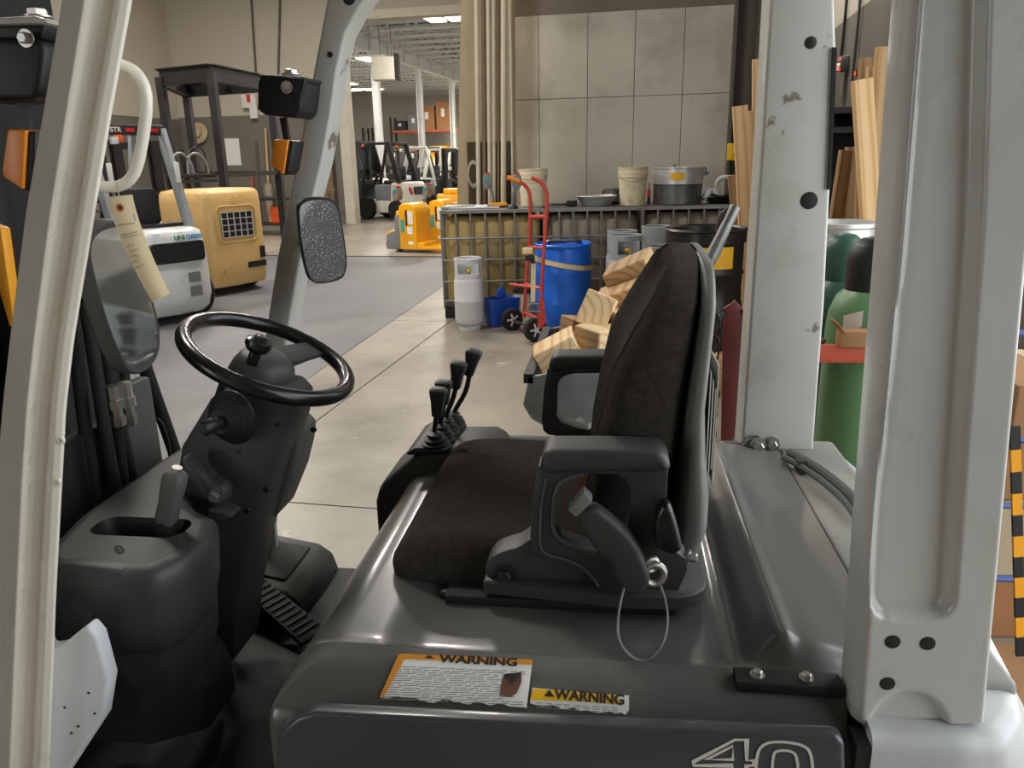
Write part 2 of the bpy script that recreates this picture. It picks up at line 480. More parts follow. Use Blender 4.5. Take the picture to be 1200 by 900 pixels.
for i, (u, v) in enumerate([(-12, 47), (0, 36), (-2, 48), (-16, 36)]):  # hidden lamps added to brighten the far wall and ceiling of the next hall
    strip_light(['added fill light far back in the next hall, left side', 'added fill light in the next hall hidden behind the partition', 'added fill light deep in the next hall behind the partition', 'added fill light at the far left of the next hall'][i], R(u, v, ZF - .15), 1.2, 1.2, 1400)
for i, (u, v) in enumerate([(-4, 4.5), (-4, 12), (-9, 8), (-9, 15), (1.0, 12.8)]):  # unseen lamps added to light this hall; the last one lifts the alcove wall
    strip_light(['unseen added light high over the aisle behind the truck', 'unseen added light high over the yellow pallet trucks', 'unseen added light high over the parked white truck', 'unseen added light high by the left back corner', 'added fill light high in the alcove behind the concrete wall'][i], R(u, v, ZC - .5), 1.2, 1.2, 260 if i == 0 else 400, ZC)
# hanging unit heater
hp = aV(453, 80, 27.5)
t = thing('unit_heater', 'white boxy unit heater hung below the ceiling beside a strip light', 'heater', hp, ROOM_ROT + .25)
G().box((-.48, -.35, -.4), (.3, .35, .35)).build('housing', 'trim_beige', t, bev=.02, local=True)
G().box((.3, -.33, -.38), (.45, .33, .45)).build('fan_guard', 'dark_steel', t, local=True)
for i in range(4): G().box((.44, -.3, -.3 + i * .17), (.47, .3, -.27 + i * .17)).build('louvre', 'mid_grey', t, local=True)
for s in (-1, 1): G().bar((s * .2, 0, .35), (s * .2, 0, ZF + .7 - hp.z), .02, .02).build('hanger', 'mid_grey', t, local=True)
# ------------------------------------------------------------------ the truck in the foreground
M('truck_grey', (190, 190, 185), .28, var=.05, scale=4, dirt=(168, 164, 154), damt=.56, dscale=3, wear=(150, 138, 116), wamt=.69, wscale=14, coat=.3)
M('truck_grey_far', (186, 186, 180), .42, var=.05, scale=4, dirt=(160, 156, 146), damt=.54, dscale=4, wear=(118, 112, 100), wamt=.62, wscale=12, coat=.15)
M('truck_cream', (224, 219, 206), .28, var=.05, scale=5, dirt=(180, 172, 154), damt=.6, dscale=5, wear=(140, 112, 80), wamt=.71, wscale=26, coat=.2)
M('truck_white', (205, 207, 210), .4, var=.04, dirt=(175, 174, 172), damt=.6, dscale=6)
M('hood_grey', (84, 84, 82), .3, var=.12, scale=3, dirt=(112, 110, 104), damt=.55, dscale=2.2, wear=(52, 51, 50), wamt=.66, wscale=9, coat=.35)
M('hood_side', (58, 60, 64), .34, var=.12, scale=4, dirt=(84, 76, 66), damt=.6, dscale=5, wear=(124, 94, 58), wamt=.76, wscale=7, coat=.3)
M('weight_grey', (186, 188, 188), .4, var=.06, scale=4, dirt=(150, 146, 138), damt=.55, dscale=3, wear=(110, 104, 96), wamt=.72, wscale=20, coat=.2)
M('deck_pale', (138, 137, 131), .5, var=.1, scale=5, dirt=(116, 106, 98), damt=.53, dscale=5)
M('plastic', (54, 54, 54), .52, var=.14, scale=8, dirt=(62, 59, 54), damt=.6, dscale=5, bump=.03, bscale=260)
M('plastic_shiny', (24, 24, 25), .26, var=.15, scale=8)
M('plastic_dusty', (80, 80, 78), .6, var=.14, scale=6, dirt=(84, 80, 74), damt=.6, dscale=6)
M('shell', (104, 104, 100), .45, var=.1, scale=5, dirt=(76, 74, 70), damt=.55, dscale=6)
M('fabric', (60, 56, 52), .95, var=.3, scale=90, dirt=(56, 50, 45), damt=.6, dscale=6, bump=.5, bscale=420, spec=.15)
M('rubber', (25, 25, 25), .7, var=.2, dirt=(62, 52, 44), damt=.62, dscale=6)
M('rust_step', (34, 33, 32), .6, var=.2, wear=(110, 72, 52), wamt=.54, wscale=5)
M('zinc', (180, 178, 170), .35, metal=.9, var=.1)
M('amber', (240, 140, 30), .35, var=.06)
M('strap', (122, 84, 62), .8, var=.15, scale=20)
M('belt', (52, 53, 51), .6, var=.1)
M('belt_lite', (112, 114, 110), .45)
M('paper', (242, 224, 182), .85, var=.03)
M('paper_white', (215, 213, 206), .8, var=.05)
M('ink', (34, 33, 34), .7)
M('ink_grey', (150, 148, 144), .8)
M('label_white', (232, 230, 223), .5, var=.05, wear=(96, 88, 80), wamt=.7, wscale=40)
M('label_orange', (214, 142, 48), .5, var=.1, wear=(96, 80, 60), wamt=.68, wscale=50)
M('label_yellow', (236, 184, 32), .45, var=.05)
M('number_white', (205, 202, 192), .5)
M('yellow_paint', (236, 160, 20), .4, var=.06)
def mirror_mat(name, spots):
    m = M(name, (225, 228, 228), .03, metal=1, var=.02)
    nt = m.node_tree; N = nt.nodes; L = nt.links; b = N['Principled BSDF']
    tc = N.new('ShaderNodeTexCoord'); vo = N.new('ShaderNodeTexVoronoi'); vo.inputs['Scale'].default_value = 230
    no = N.new('ShaderNodeTexNoise'); no.inputs['Scale'].default_value = 26; no.inputs['Detail'].default_value = 4
    L.new(tc.outputs['Object'], vo.inputs[0]); L.new(tc.outputs['Object'], no.inputs[0])
    mt = N.new('ShaderNodeMath'); mt.operation = 'MULTIPLY'; mt.inputs[1].default_value = spots; L.new(no.outputs[0], mt.inputs[0])
    lt = N.new('ShaderNodeMath'); lt.operation = 'LESS_THAN'; L.new(vo.outputs[0], lt.inputs[0]); L.new(mt.outputs[0], lt.inputs[1])
    d = N.new('ShaderNodeBsdfDiffuse'); d.inputs[0].default_value = lin((215, 216, 214))
    dd_ = N.new('ShaderNodeBsdfDiffuse'); dd_.inputs[0].default_value = lin((128, 130, 132))
    m0 = N.new('ShaderNodeMixShader'); m0.inputs[0].default_value = spots * 1.5; L.new(b.outputs[0], m0.inputs[1]); L.new(dd_.outputs[0], m0.inputs[2])
    mx = N.new('ShaderNodeMixShader'); L.new(lt.outputs[0], mx.inputs[0]); L.new(m0.outputs[0], mx.inputs[1]); L.new(d.outputs[0], mx.inputs[2])
    L.new(mx.outputs[0], N['Material Output'].inputs[0])
mirror_mat('mirror_clean', .10); mirror_mat('mirror_spotty', .42)

YN, YF, YC = .79, 1.64, 1.265
FK = thing('forklift', 'grey counterbalance forklift with black seat and steering wheel filling the foreground', 'forklift', (0, YC, 0))

def inset(poly, d, n=None):
    P = resample(poly, n) if n else [V(p) for p in poly]
    n = len(P); ar = sum(P[i].x * P[(i + 1) % n].y - P[(i + 1) % n].x * P[i].y for i in range(n)); sg = 1 if ar > 0 else -1
    o = []
    for i in range(n):
        t = (P[(i + 1) % n] - P[i - 1]).normalized(); o.append((P[i].x - t.y * sg * d, P[i].y + t.x * sg * d))
    return o
def tub(poly, levels, n=72):          # stacked horizontal outlines: (z, inset)
    P = resample(poly, n)
    return [[(a, b, z) for a, b in inset(P, i)] for z, i in levels]

# --- pressed-steel pillars (height-field front face, closed section)
def channel(lt, rt, ys, dep, Y0, Yb, ns=46, tight=False):
    rings = []
    for y in ys:
        l, r = interp(lt, y), interp(rt, y); ring = []
        for i in range(ns + 1):
            s = i / ns; px = lerp(l, r, s); q = aY(px, y, Y0); w_ = dep(s, px, y); q2 = aY(px, y, Y0 + w_) if tight else q; ring.append((q2.x, Y0 + w_, q.z))
        ql, qr = aY(l, y, Y0), aY(r, y, Y0)
        if tight: qr = aY(r - 3, y, Yb); ql = aY(l + 3, y, Yb)
        ring += [(qr.x, Yb, qr.z), (ql.x, Yb, ql.z)]
        rings.append(ring)
    return G().loft(rings)
# near rear pillar
rl = [(-230, 1090), (0, 1070), (300, 1046), (600, 1020), (848, 1001)]
rr = [(-230, 1266), (0, 1240), (300, 1207), (600, 1179), (848, 1156)]
el = [(-230, 1104), (0, 1086), (300, 1062), (600, 1029), (728, 1021), (860, 1015)]
er = [(-230, 1166), (0, 1155), (250, 1148), (550, 1126), (728, 1114), (860, 1105)]
def dep_rear(s, px, y):
    a, b = interp(el, y), interp(er, y)
    if y > 700: k_ = 26 - math.sqrt(max(0, 26 ** 2 - min(26, y - 700) ** 2)); a += k_; b -= k_
    d = .015 * sstep(a - 5, a + 6, px) * (1 - sstep(b - 8, b + 8, px)) * (1 - sstep(716, 730, y))
    q = math.hypot((px - 1066) / 47, (y - 858) / 46)
    d = max(d, .009 * (1 - sstep(.88, 1.06, q)))
    d += .016 * (1 - min(1, s / .07)) ** 2 + .008 * max(0, (s - .96) / .04) ** 2
    return d
ys = [-340 + i * 12 for i in range(87)] + [706 + i * 4 for i in range(36)] + [848]
near_rear = channel(rl, rr, ys, dep_rear, YN, YN + .058, 56).build('rear_pillar', 'truck_grey', FK, smooth=50)
for x, y, r in ((1046, 752, 9), (1087, 754, 9), (1040, 801, 9)):
    q = aY(x, y, YN); G().lathe([(r * .00094, 0), (r * .00094, .001), (r * .0006, .0015)], (q.x, YN + .0005, q.z), (0, -1, 0), 20).build('hole_plug', 'black_soft', near_rear)
# near front pillar
fl = [(-230, 106), (0, 70), (125, 51), (250, 31), (400, 14), (480, 6), (560, 0), (880, -14), (1000, -20)]
fr = [(-230, 194), (0, 154), (125, 132), (250, 112), (400, 88), (480, 79), (560, 75), (700, 68), (880, 62), (1000, 58)]
pf = [(0, .034), (.30, .004), (.34, 0), (.40, .002), (.52, .020), (.58, .023), (.74, .023), (.79, .010), (.83, .008), (.96, .011), (1, .016)]
near_front = channel(fl, fr, [-350 + i * 20 for i in range(68)], lambda s, px, y: interp(pf, s), YN, YN + .075, 60, True).build('front_pillar', 'truck_cream', FK, smooth=50)
for x, y in ((70, 516), (66, 565)):
    q = aY(x, y, YN + .008); G().lathe([(.006, 0), (.005, .002), (.0025, .0025), (.002, .0005)], (q.x, YN + .010, q.z), (0, -1, 0), 14).build('rivet', 'truck_cream', near_front)
# far rear pillar
def px_plate(pts, Y0, Y1, k=0): 
    P = pX(pts, Y0); return G().prism(smooth_poly(P, k) if k else P, Y0, Y1)
far_rear = px_plate([(909, -230), (903, 0), (892, 180), (880, 360), (868, 536), (953, 531), (966, 360), (974, 200), (980, 60), (978, 0), (975, -230)], YF, YF + .1).build('rear_pillar', 'truck_grey_far', FK, bev=.007, seg=3)
for x, y, r in ((950, 50, 6), (948, 235, 9)):
    q = aY(x, y, YF); G().lathe([(r * .0019, 0), (r * .0019, .001), (r * .0013, .002)], (q.x, YF + .0005, q.z), (0, -1, 0), 20).build('hole_plug', 'black', far_rear)
g = px_plate([(976, 55), (981, 56), (974, 222), (970, 222)], YF - .006, YF + .03); g.build('seal_strip', 'black_soft', far_rear)
# far front pillar, curved at the top
far_front = px_plate([(398, -230), (388, -30), (378, 25), (365, 95), (345, 200), (325, 300), (311, 390), (303, 480), (297, 640), (310, 640), (319, 500), (333, 415), (347, 330), (363, 245), (377, 190), (388, 130), (394, 85), (404, 40), (421, 8), (446, -25), (470, -60), (480, -230)], YF, YF + .075).build('front_pillar', 'truck_grey_far', FK, bev=.006, seg=3)
q = aY(409, -2, YF); G().lathe([(.013, 0), (.013, .001), (.009, .002)], (q.x, YF + .0005, q.z), (0, -1, 0), 18).build('hole_plug', 'black', far_front)
q = aY(387, 64, YF); G().lathe([(.006, 0), (.006, .002)], (q.x, YF + .0005, q.z), (0, -1, 0), 8).build('hole_plug', 'black', far_front)
# overhead guard roof (above the frame)
zr = 2.26
roof = G().box((-.50, YN, zr - .05), (.42, YN + .06, zr + .02)).build('roof_rail', 'truck_grey', FK, bev=.01)
G().box((-.50, YF + .03, zr - .05), (.42, YF + .1, zr + .02)).build('roof_rail', 'truck_grey', FK, bev=.01)
for i in range(9):
    x = -.48 + i * .11; G().box((x, YN + .06, zr - .02), (x + .03, YF + .03, zr + .015)).build('roof_bar', 'truck_grey', FK, bev=.004)

# --- hood (engine cover): cross sections in Y/z swept along X, rounded at the front
ZD = 1.125
def hood_z(x, y):
    z = ZD
    ridge = sstep(.165, .238, x)
    tray = sstep(-.315, -.24, x) * (1 - sstep(.13, .205, x)) * sstep(.845, .875, y) * (1 - sstep(1.655, 1.685, y))
    z -= .012 * tray
    z += .024 * ridge * sstep(.845, .89, y) * (1 - sstep(1.6, 1.66, y)) - .014 * sstep(.25, .33, x)
    ends = sstep(.86, .90, y) * (1 - sstep(1.58, 1.64, y))
    z += (.011 * math.exp(-((x - .226) / .014) ** 2) - .008 * math.exp(-((x - .178) / .016) ** 2)) * ends
    z += .010 * (1 - sstep(.84, .875, y)) * (1 - sstep(.12, .22, x))
    return z
sec = [(.772, .62), (.772, 1.03), (.773, 1.055), (.777, 1.07), (.784, 1.078), (.792, 1.083), (.798, 1.090), (.818, 1.110), (.832, 1.121), (.842, 1.125)]
yy = [.842 + i * .0122 for i in range(1, 70)]
farsec = [(1.692, 1.122), (1.715, 1.11), (1.735, 1.09), (1.745, 1.06), (1.748, .62)]
rings = []
for st in [i / 10 for i in range(11)] + [1 + i / 140 for i in range(1, 141)]:
    if st < 1:                                  # front face rolling up from the floor
        a = PI / 2 * st; x = -.432 + .075 * (1 - math.cos(a)) if st > 0 else -.435
        dz = -.075 * (1 - math.sin(a)) - (.38 if st == 0 else 0)
    else: x = lerp(-.357, .362, st - 1); dz = 0
    ring = []
    for y, z in sec: ring.append((x, y + (.012 * (1 - st) if st < 1 else 0), max(.62, min(z, ZD + dz) if st < 1 else z)))
    for y in yy: ring.append((x, y, hood_z(max(x, -.357), y) + dz))
    for y, z in farsec: ring.append((x, y, max(.62, min(z, ZD + dz) if st < 1 else z)))
    ring = [(min(px_, .288) if (py_ < .865 or py_ > 1.675) else px_, py_, pz_) for px_, py_, pz_ in ring]
    rings.append(ring)
hood = G().loft(rings, closed=False).build('hood', 'hood_grey', FK, smooth=45)
# lower side cover with the painted number, standing proud under the crease
P = pX([(326, 905), (328, 862), (334, 849), (350, 836), (372, 829), (626, 842), (980, 856), (988, 864), (991, 1000), (326, 1000)], .762)
side = G().prism(P, .752, .775).build('side_cover', 'hood_side', FK, bev=.006, seg=3)
four = [(812, 893), (861, 867), (875, 867), (875, 891), (883, 891), (883, 897), (875, 897), (875, 912), (858, 912), (858, 897), (812, 897)]
G().strip(pX(four, .751), .0032, .7515, closed=True).build('number_outline', 'number_white', side)
G().strip(pX([(828, 890), (859, 874), (859, 890)], .751), .0028, .7515, closed=True).build('number_outline', 'number_white', side)
zero = smooth_poly([(886, 930), (886, 882), (897, 870), (918, 869), (942, 873), (952, 884), (953, 930)], 2, closed=False)
G().strip(pX(zero, .751), .0034, .7515).build('number_outline', 'number_white', side)
zero = smooth_poly([(905, 930), (905, 884), (912, 879), (928, 880), (935, 888), (936, 930)], 2, closed=False)
G().strip(pX(zero, .751), .0032, .7515).build('number_outline', 'number_white', side)
# warning labels on the slanted band
nb = V((0, -.021, .023)).normalized(); nb = V((0, -.70, .714))
bp = V((0, .798, 1.0905)) + nb * .0012
def band(x, y): return aP(x, y, bp, nb)
def label(pts, mat, name, parent, off=0.0, t=.0006):
    q = [band(a, b) + nb * off for a, b in pts]
    return G().loft([q, [p + nb * t for p in q]]).build(name, mat, parent)
edge = [(445, 816)]
random.seed(11)
rag = [(622 - i * 8, 826 - i * .42 + random.choice((-1, 1, 2.5, 3.5))) for i in range(1, 22)]
lab = label([(445, 817), (471, 767), (624, 774), (617, 830)] + rag, 'label_white', 'warning_label', FK)
label([(467, 768), (470, 766), (624, 773), (623, 777), (480, 772), (474, 773), (450, 816), (445, 817)], 'label_orange', 'label_border', lab, .0008)
label([(470, 767), (624, 773.5), (623.5, 779), (469, 772)], 'label_orange', 'heading_band', lab, .0009)
xd = (band(600, 776) - band(500, 771)).normalized(); ud = nb.cross(xd)
text('WARNING', .0135, 'ink', lab, frame(band(561, 774.5) + nb * .0018, xd, ud), 'lettering', sx=1.55, depth=.0003, bold=.0004)
label([(498, 771), (504, 768), (509, 772)], 'ink', 'hazard_triangle', lab, .0018)
g = G()
for r in range(15):
    y0 = 781 + r * 2.75; xl = 466 - (y0 - 772) * .46; x = xl + 3; xe = 616 - (y0 - 780) * .08
    while x < xe - 6:
        wd = random.uniform(6, 26); x2 = min(x + wd, xe)
        if not (585 < x < 612 and 786 < y0 < 815):
            s = (x - 466) * .042
            q = [band(x, y0 + s) + nb * .0009, band(x2, y0 + s) + nb * .0009, band(x2, y0 + s + 1.0) + nb * .0009, band(x, y0 + s + 1.0) + nb * .0009]
            g.loft([q, [p + nb * .0002 for p in q]])
        x = x2 + random.uniform(1.5, 4)
g.build('fine_print', 'ink_grey', lab, smooth=0)['kind'] = 'stuff'
label([(591, 790), (611, 788), (611, 800), (606, 812), (599, 817), (586, 815), (588, 803)], 'rust_step', 'worn_patch', lab, .0012)
lab2 = label([(621, 824), (624, 806), (700, 813), (737, 815), (737, 832), (733, 838)] + [(728 - i * 7, 837.5 - i * .75 + random.choice((-2.5, 0, 1))) for i in range(15)], 'label_white', 'warning_label', FK, .0004)
label([(621, 820), (626, 807), (722, 815), (727, 821), (726, 826), (700, 823)], 'label_yellow', 'heading_band', lab2, .0013)
xd = (band(720, 820) - band(630, 812)).normalized(); ud = nb.cross(xd)
text('WARNING', .0165, 'ink', lab2, frame(band(691, 817.5) + nb * .0024, xd, ud), 'lettering', sx=1.08, depth=.0003, bold=.0005)
label([(638, 816), (644, 808.5), (650, 817)], 'ink', 'hazard_triangle', lab2, .0022)
g = G()
for r in range(3):
    for k in range(9):
        x = 628 + k * 11 + random.uniform(-1, 1); y0 = 823 + r * 2.6 + (x - 625) * .068
        q = [band(x, y0), band(x + 8, y0 + .5), band(x + 8, y0 + 1.5), band(x, y0 + 1)]
        q = [p + nb * .0012 for p in q]; g.loft([q, [p + nb * .0002 for p in q]])
g.build('fine_print', 'ink_grey', lab2, smooth=0)['kind'] = 'stuff'
# seam strip and pale rear deck, hinge bars
def deckz(x, y, z): return aZ(x, y, z)
G().box((.362, .85, 1.112), (.368, 1.64, 1.127)).build('seam_gap', 'black', FK)
pd = G().box((.369, .86, 1.05), (.50, 1.70, 1.126)).build('radiator_cover', 'deck_pale', FK, bev=.01, seg=3)
def bolt(p, parent, r=.009, h=.008, axis=(0, 0, 1), mat='zinc'):
    g = G(); g.lathe([(r * 1.5, 0), (r * 1.5, h * .25)], p, axis, 18); g.lathe([(r, h * .25), (r, h), (r * .8, h * 1.15)], p, axis, 6)
    return g.build('bolt', mat, parent, smooth=25)
hb = G().box((.158, .818, 1.120), (.285, .848, 1.136)).build('hinge_bar', 'black', FK, bev=.003)
bolt((.185, .833, 1.136), hb, .006, .006); bolt((.243, .833, 1.136), hb, .006, .006)
q1, q2 = aY(812, 535, YF), aY(880, 522, YF)
hb = G().box((q1.x - .1, YF - .035, 1.083 + .03), (.30, YF + .01, 1.135)).build('hinge_bar', 'plastic', FK, bev=.004)
P = pX([(858, 545), (845, 533), (868, 527), (876, 515), (888, 512), (896, 517), (896, 530), (888, 543)], YF - .02)
G().prism(P, YF - .022, YF - .004).build('hinge_plate', 'plastic', FK, bev=.004)
bolt((.245, YF - .015, 1.135), hb, .007, .007)
for x, y in ((888, 522), (906, 524)):
    q = aY(x, y, YF - .02); bolt((q.x, YF - (.02 if x < 900 else .0), q.z), FK, .012, .012, (0, -1, 0))
# cover latch rod lying at the back of the deck
pth = [aZ(925, 530, 1.15), aZ(945, 540, 1.15), aZ(975, 560, 1.15), aZ(1000, 582, 1.15), aZ(1012, 600, 1.15)]
G().tube(smooth_poly(pth, 2, False), .009, 8).build('seal_hose', 'plastic_dusty', FK)
G().tube([p + V((-.014, -.012, -.006)) for p in smooth_poly(pth, 2, False)], .007, 8).build('seal_hose', 'plastic_dusty', FK)
q = aZ(940, 546, 1.14); G().cbox((q.x, q.y, 1.142), (.026, .03, .028)).build('seal_clip', 'plastic', FK, bev=.004)

# --- counterweight
cwp = [(.302, .762), (.34, .762), (.40, .762), (.45, .775), (.49, .82), (.515, .90), (.53, 1.0), (.53, 1.53), (.515, 1.63), (.49, 1.71), (.45, 1.755), (.40, 1.768), (.34, 1.768), (.302, 1.768)]
cw2 = [(a + (.16 if a > .44 else 0), b) for a, b in cwp]
n = 160
A = resample(cwp, n); B = [V((p.x + .16 * sstep(.42, .50, p.x), p.y)) for p in A]
rings = [[(p.x, p.y, .2) for p in inset_p] for inset_p in [[V(q) for q in inset(B, .03)]]] + [[(p.x, p.y, .3) for p in B], [(p.x * .8 + A[i].x * .2, p.y, .75) for i, p in enumerate(B)], [(p.x * .45 + A[i].x * .55, p.y, .95) for i, p in enumerate(B)], [(p.x * .12 + A[i].x * .88, p.y, 1.06) for i, p in enumerate(B)], [(p.x, p.y, 1.092) for p in A]]
for z, i in ((1.102, .002), (1.109, .006), (1.114, .013), (1.116, .024)): rings.append([(A[k].x if A[k].x < .37 else a, b, z) for k, (a, b) in enumerate(inset(A, i))])
G().loft(rings).build('counterweight', 'weight_grey', FK, smooth=50)
G().box((.286, .764, .7), (.302, 1.766, 1.10)).build('body_gap', 'black', FK)

# --- chassis, wheels and mast (mostly out of view)
G().box((-.98, .80, .14), (.32, 1.73, .66)).build('chassis', 'hood_side', FK, bev=.02)
def wheel(x, y, r, wd, mat='rubber'):
    wv = G().lathe([(r * .55, -wd / 2), (r * .93, -wd / 2), (r, -wd * .38), (r, wd * .38), (r * .93, wd / 2), (r * .55, wd / 2)], (x, y, r), (0, 1, 0), 32).build('wheel', 'rubber', FK)
    G().lathe([(.02, -wd * .42), (r * .56, -wd * .42), (r * .56, wd * .42), (.02, wd * .42)], (x, y, r), (0, 1, 0), 24).build('rim', 'weight_grey', wv)
for y in (.73, 1.80): wheel(-.82, y, .26, .14)
for y in (.82, 1.71): wheel(.42, y, .2, .12)
for i, y in enumerate((.98, 1.51)):
    g = G().box((-1.46, y - .035, .12), (-1.40, y + .035, 2.35)); g.box((-1.40, y - .012, .12), (-1.32, y + .012, 2.35)); g.box((-1.32, y - .035, .12), (-1.28, y + .035, 2.35))
    g.build('mast_rail', 'black', FK, bev=.004)
    g = G().box((-1.39, y + .03 - .0, .15), (-1.29, y + .09, 2.3)); g.build('mast_inner_rail', 'black_soft', FK, bev=.004)
for z in (.3, 1.45, 2.25): G().box((-1.45, .95, z), (-1.41, 1.54, z + .12)).build('mast_crosshead', 'black', FK)
G().cyl((-1.33, 1.2, .2), (0, 0, 1), .045, 2.0, 20).build('lift_cylinder', 'black', FK)
G().cyl((-1.33, 1.34, .2), (0, 0, 1), .03, 2.0, 20).build('lift_cylinder', 'dark_steel', FK)
G().box((-1.62, .72, .10), (-1.50, 1.82, .55)).build('carriage', 'black', FK, bev=.01)
for i in range(7): G().box((-1.60, .76 + i * .165, .55), (-1.57, .80 + i * .165, 1.75)).build('load_guard_bar', 'black', FK)
G().box((-1.60, .74, 1.74), (-1.56, 1.80, 1.80)).build('load_guard_bar', 'black', FK)
G().box((-1.405, .55, .3), (-1.39, 1.93, 2.3)).build('added_dark_plate', 'black_soft', FK)  # plate added to darken the bright gap left of the front pillar
for y in (.95, 1.5): G().box((-2.6, y - .05, .06), (-1.6, y + .05, .10)).build('fork', 'black', FK, bev=.005)
q = [aY(x, y, 1.1) for x, y in ((-14, 262), (1, 268), (16, 376), (11, 383), (0, 345))]
G().loft([q, [p + V((0, .02, 0)) for p in q]]).build('mast_decal_bar', 'yellow_paint', FK, bev=.002)
# bulkhead with hydraulic hoses behind the dash
G().box((-1.03, .86, .5), (-1.0, 1.46, 1.26)).build('bulkhead', 'black_soft', FK, bev=.01)
hz = [[(98, 340), (112, 430), (128, 540), (150, 640)], [(112, 330), (125, 420), (140, 520), (150, 640)], [(128, 395), (132, 450), (140, 500), (165, 600)],
      [(140, 400), (146, 450), (152, 500), (170, 600)], [(84, 350), (94, 460), (108, 560), (120, 660)], [(160, 400), (178, 455), (200, 515), (214, 560)]]
for i, h in enumerate(hz):
    Y = (1.12, 1.18, 1.24, 1.27, 1.05, 1.5)[i]
    G().tube(smooth_poly([aX(a, b, -.955 - .012 * i) for a, b in h], 2, False), .0125 if i < 5 else .015, 10).build('hydraulic_hose', 'rubber', FK)
for (a, b) in (((131, 452), (136, 478)), ((145, 448), (150, 476))):
    p, q = aX(*a, -.94), aX(*b, -.94); d = q - p
    f = G().tube([p, p.lerp(q, .6), p.lerp(q, .61), q], [.013, .013, .016, .016], 8); f.build('hose_fitting', 'zinc', FK, smooth=25)
    f = G().tube([q, q + d * .35, q + d * .36, q + d * .8], [.011, .011, .014, .013], 6); f.build('hose_fitting', 'zinc', FK, smooth=25)
G().tube(smooth_poly([aY(a, b, 1.5) for a, b in ((178, 490), (188, 492), (196, 512), (200, 540))], 2, False), .004, 6).build('cable', 'black', FK)
G().box((-1.0, 1.36, 1.0), (-.97, 1.46, 1.32)).build('bracket_plate', 'plastic_dusty', FK, bev=.006)

# --- white inner cowl beside the step
P = pX([(57, 735), (66, 752), (80, 750), (112, 724), (124, 738), (137, 787), (130, 832), (66, 930), (40, 1000), (40, 735)], .85)
cowl = G().prism(P, .83, .856).build('step_cowl', 'truck_white', FK, bev=.006, seg=3)
for x, y in ((76, 829), (104, 812), (84, 859), (92, 851), (111, 836)):
    q = aY(x, y, .83); G().lathe([(.0022, 0), (.0018, .001)], (q.x, .83, q.z), (0, -1, 0), 8).build('rivet', 'dark_steel', cowl)

# --- dash cowl with open tray
dash = [(-.85, .93), (-.80, .897), (-.70, .89), (-.645, .905), (-.618, .95), (-.615, 1.02), (-.64, 1.085), (-.70, 1.12), (-.735, 1.17), (-.74, 1.3), (-.74, 1.50), (-.80, 1.53), (-.88, 1.52), (-.89, 1.3), (-.885, 1.08)]
hole = rrect(-.825, -.665, 1.003, 1.068, .028)
n = 90; P = resample(dash, n)
rings = tub(dash, [(1.035, .035), (1.06, .016), (1.10, .006), (1.15, .001), (1.172, .0), (1.184, .005), (1.190, .014), (1.192, .024)], n)
g = G(); g.loft(rings, cap=False); g.plate([(a, b) for a, b in inset(P, .024)], [hole], 1.186, 1.192, 'z')
dsh = g.build('dash_cowl', 'plastic', FK, smooth=45)
g = G(); g.loft([[(a, b, z) for a, b in inset(hole, i)] for z, i in ((1.191, 0), (1.175, .004), (1.11, .012), (1.10, .03))][::-1], cap=False)
g.prism(inset(hole, .03), 1.099, 1.101, 'z'); g.build('tray', 'black', dsh, smooth=45)
q = aY(135, 648, .885); bolt((q.x, .895, q.z), dsh, .005, .004, (0, -1, 0), 'plastic_dusty')
for x, y, Yp in ((88, 738, .915), ):
    q = aY(x, y, Yp); bolt((q.x, Yp, q.z), dsh, .004, .003, (0, -1, 0), 'plastic_dusty')
# lower knee panels of the dash
low = [(-.86, .95), (-.76, .93), (-.68, .94), (-.635, .99), (-.64, 1.07), (-.70, 1.12), (-.74, 1.2), (-.75, 1.45), (-.86, 1.45)]
rings = tub(low, [(.87, .05), (.88, .045), (.95, .03), (1.0, .012), (1.04, .008), (1.10, .004)], 80)
G().loft(rings).build('knee_panel', 'plastic', FK, smooth=45)
G().loft(tub([(-.87, .955), (-.74, .955), (-.66, 1.0), (-.66, 1.1), (-.72, 1.16), (-.87, 1.16)], [(.83, .012), (.84, 0), (.90, 0), (.93, .006), (.94, .02)], 70)).build('lower_knee_panel', 'black_soft', FK, smooth=45)
# near lobe in front of the white cowl (drops lower at the front corner)
P = pX([(60, 662), (62, 752), (80, 752), (112, 727), (150, 700), (150, 668), (80, 660)], .905)
G().prism(P, .897, .93).build('dash_corner', 'plastic', FK, bev=.012, seg=3)
# parking brake lever
b0, b1 = aY(193, 618, 1.035), aY(206, 556, 1.035)
pth = [b0 + V((0, 0, -.06)), b0, b0.lerp(b1, .35), b1]
hl = G().tube([b0 + V((-.006, 0, -.05)), b0.lerp(b1, .15)], [.016, .015], 12).build('brake_lever', 'black', FK)
d = (b1 - b0).normalized()
sx_ = V((0, 1, 0)); tx_ = d.cross(sx_)
rings = []
for t, wd, dp in ((.12, .0145, .014), (.2, .0165, .0155), (.5, .0155, .015), (.8, .0175, .0165), (.97, .0175, .0165), (1.03, .014, .013), (1.06, .008, .008)):
    c = b0.lerp(b1, t); rings.append([c + tx_ * (wd * math.copysign(abs(math.cos(a)) ** .6, math.cos(a))) + sx_ * (dp * math.copysign(abs(math.sin(a)) ** .6, math.sin(a))) for a in [2 * PI * k / 20 for k in range(20)]])
G().loft(rings).build('grip', 'plastic_dusty', hl)
G().cyl(b1 + d * .004, d, .008, .009, 14).build('release_button', 'zinc', hl)

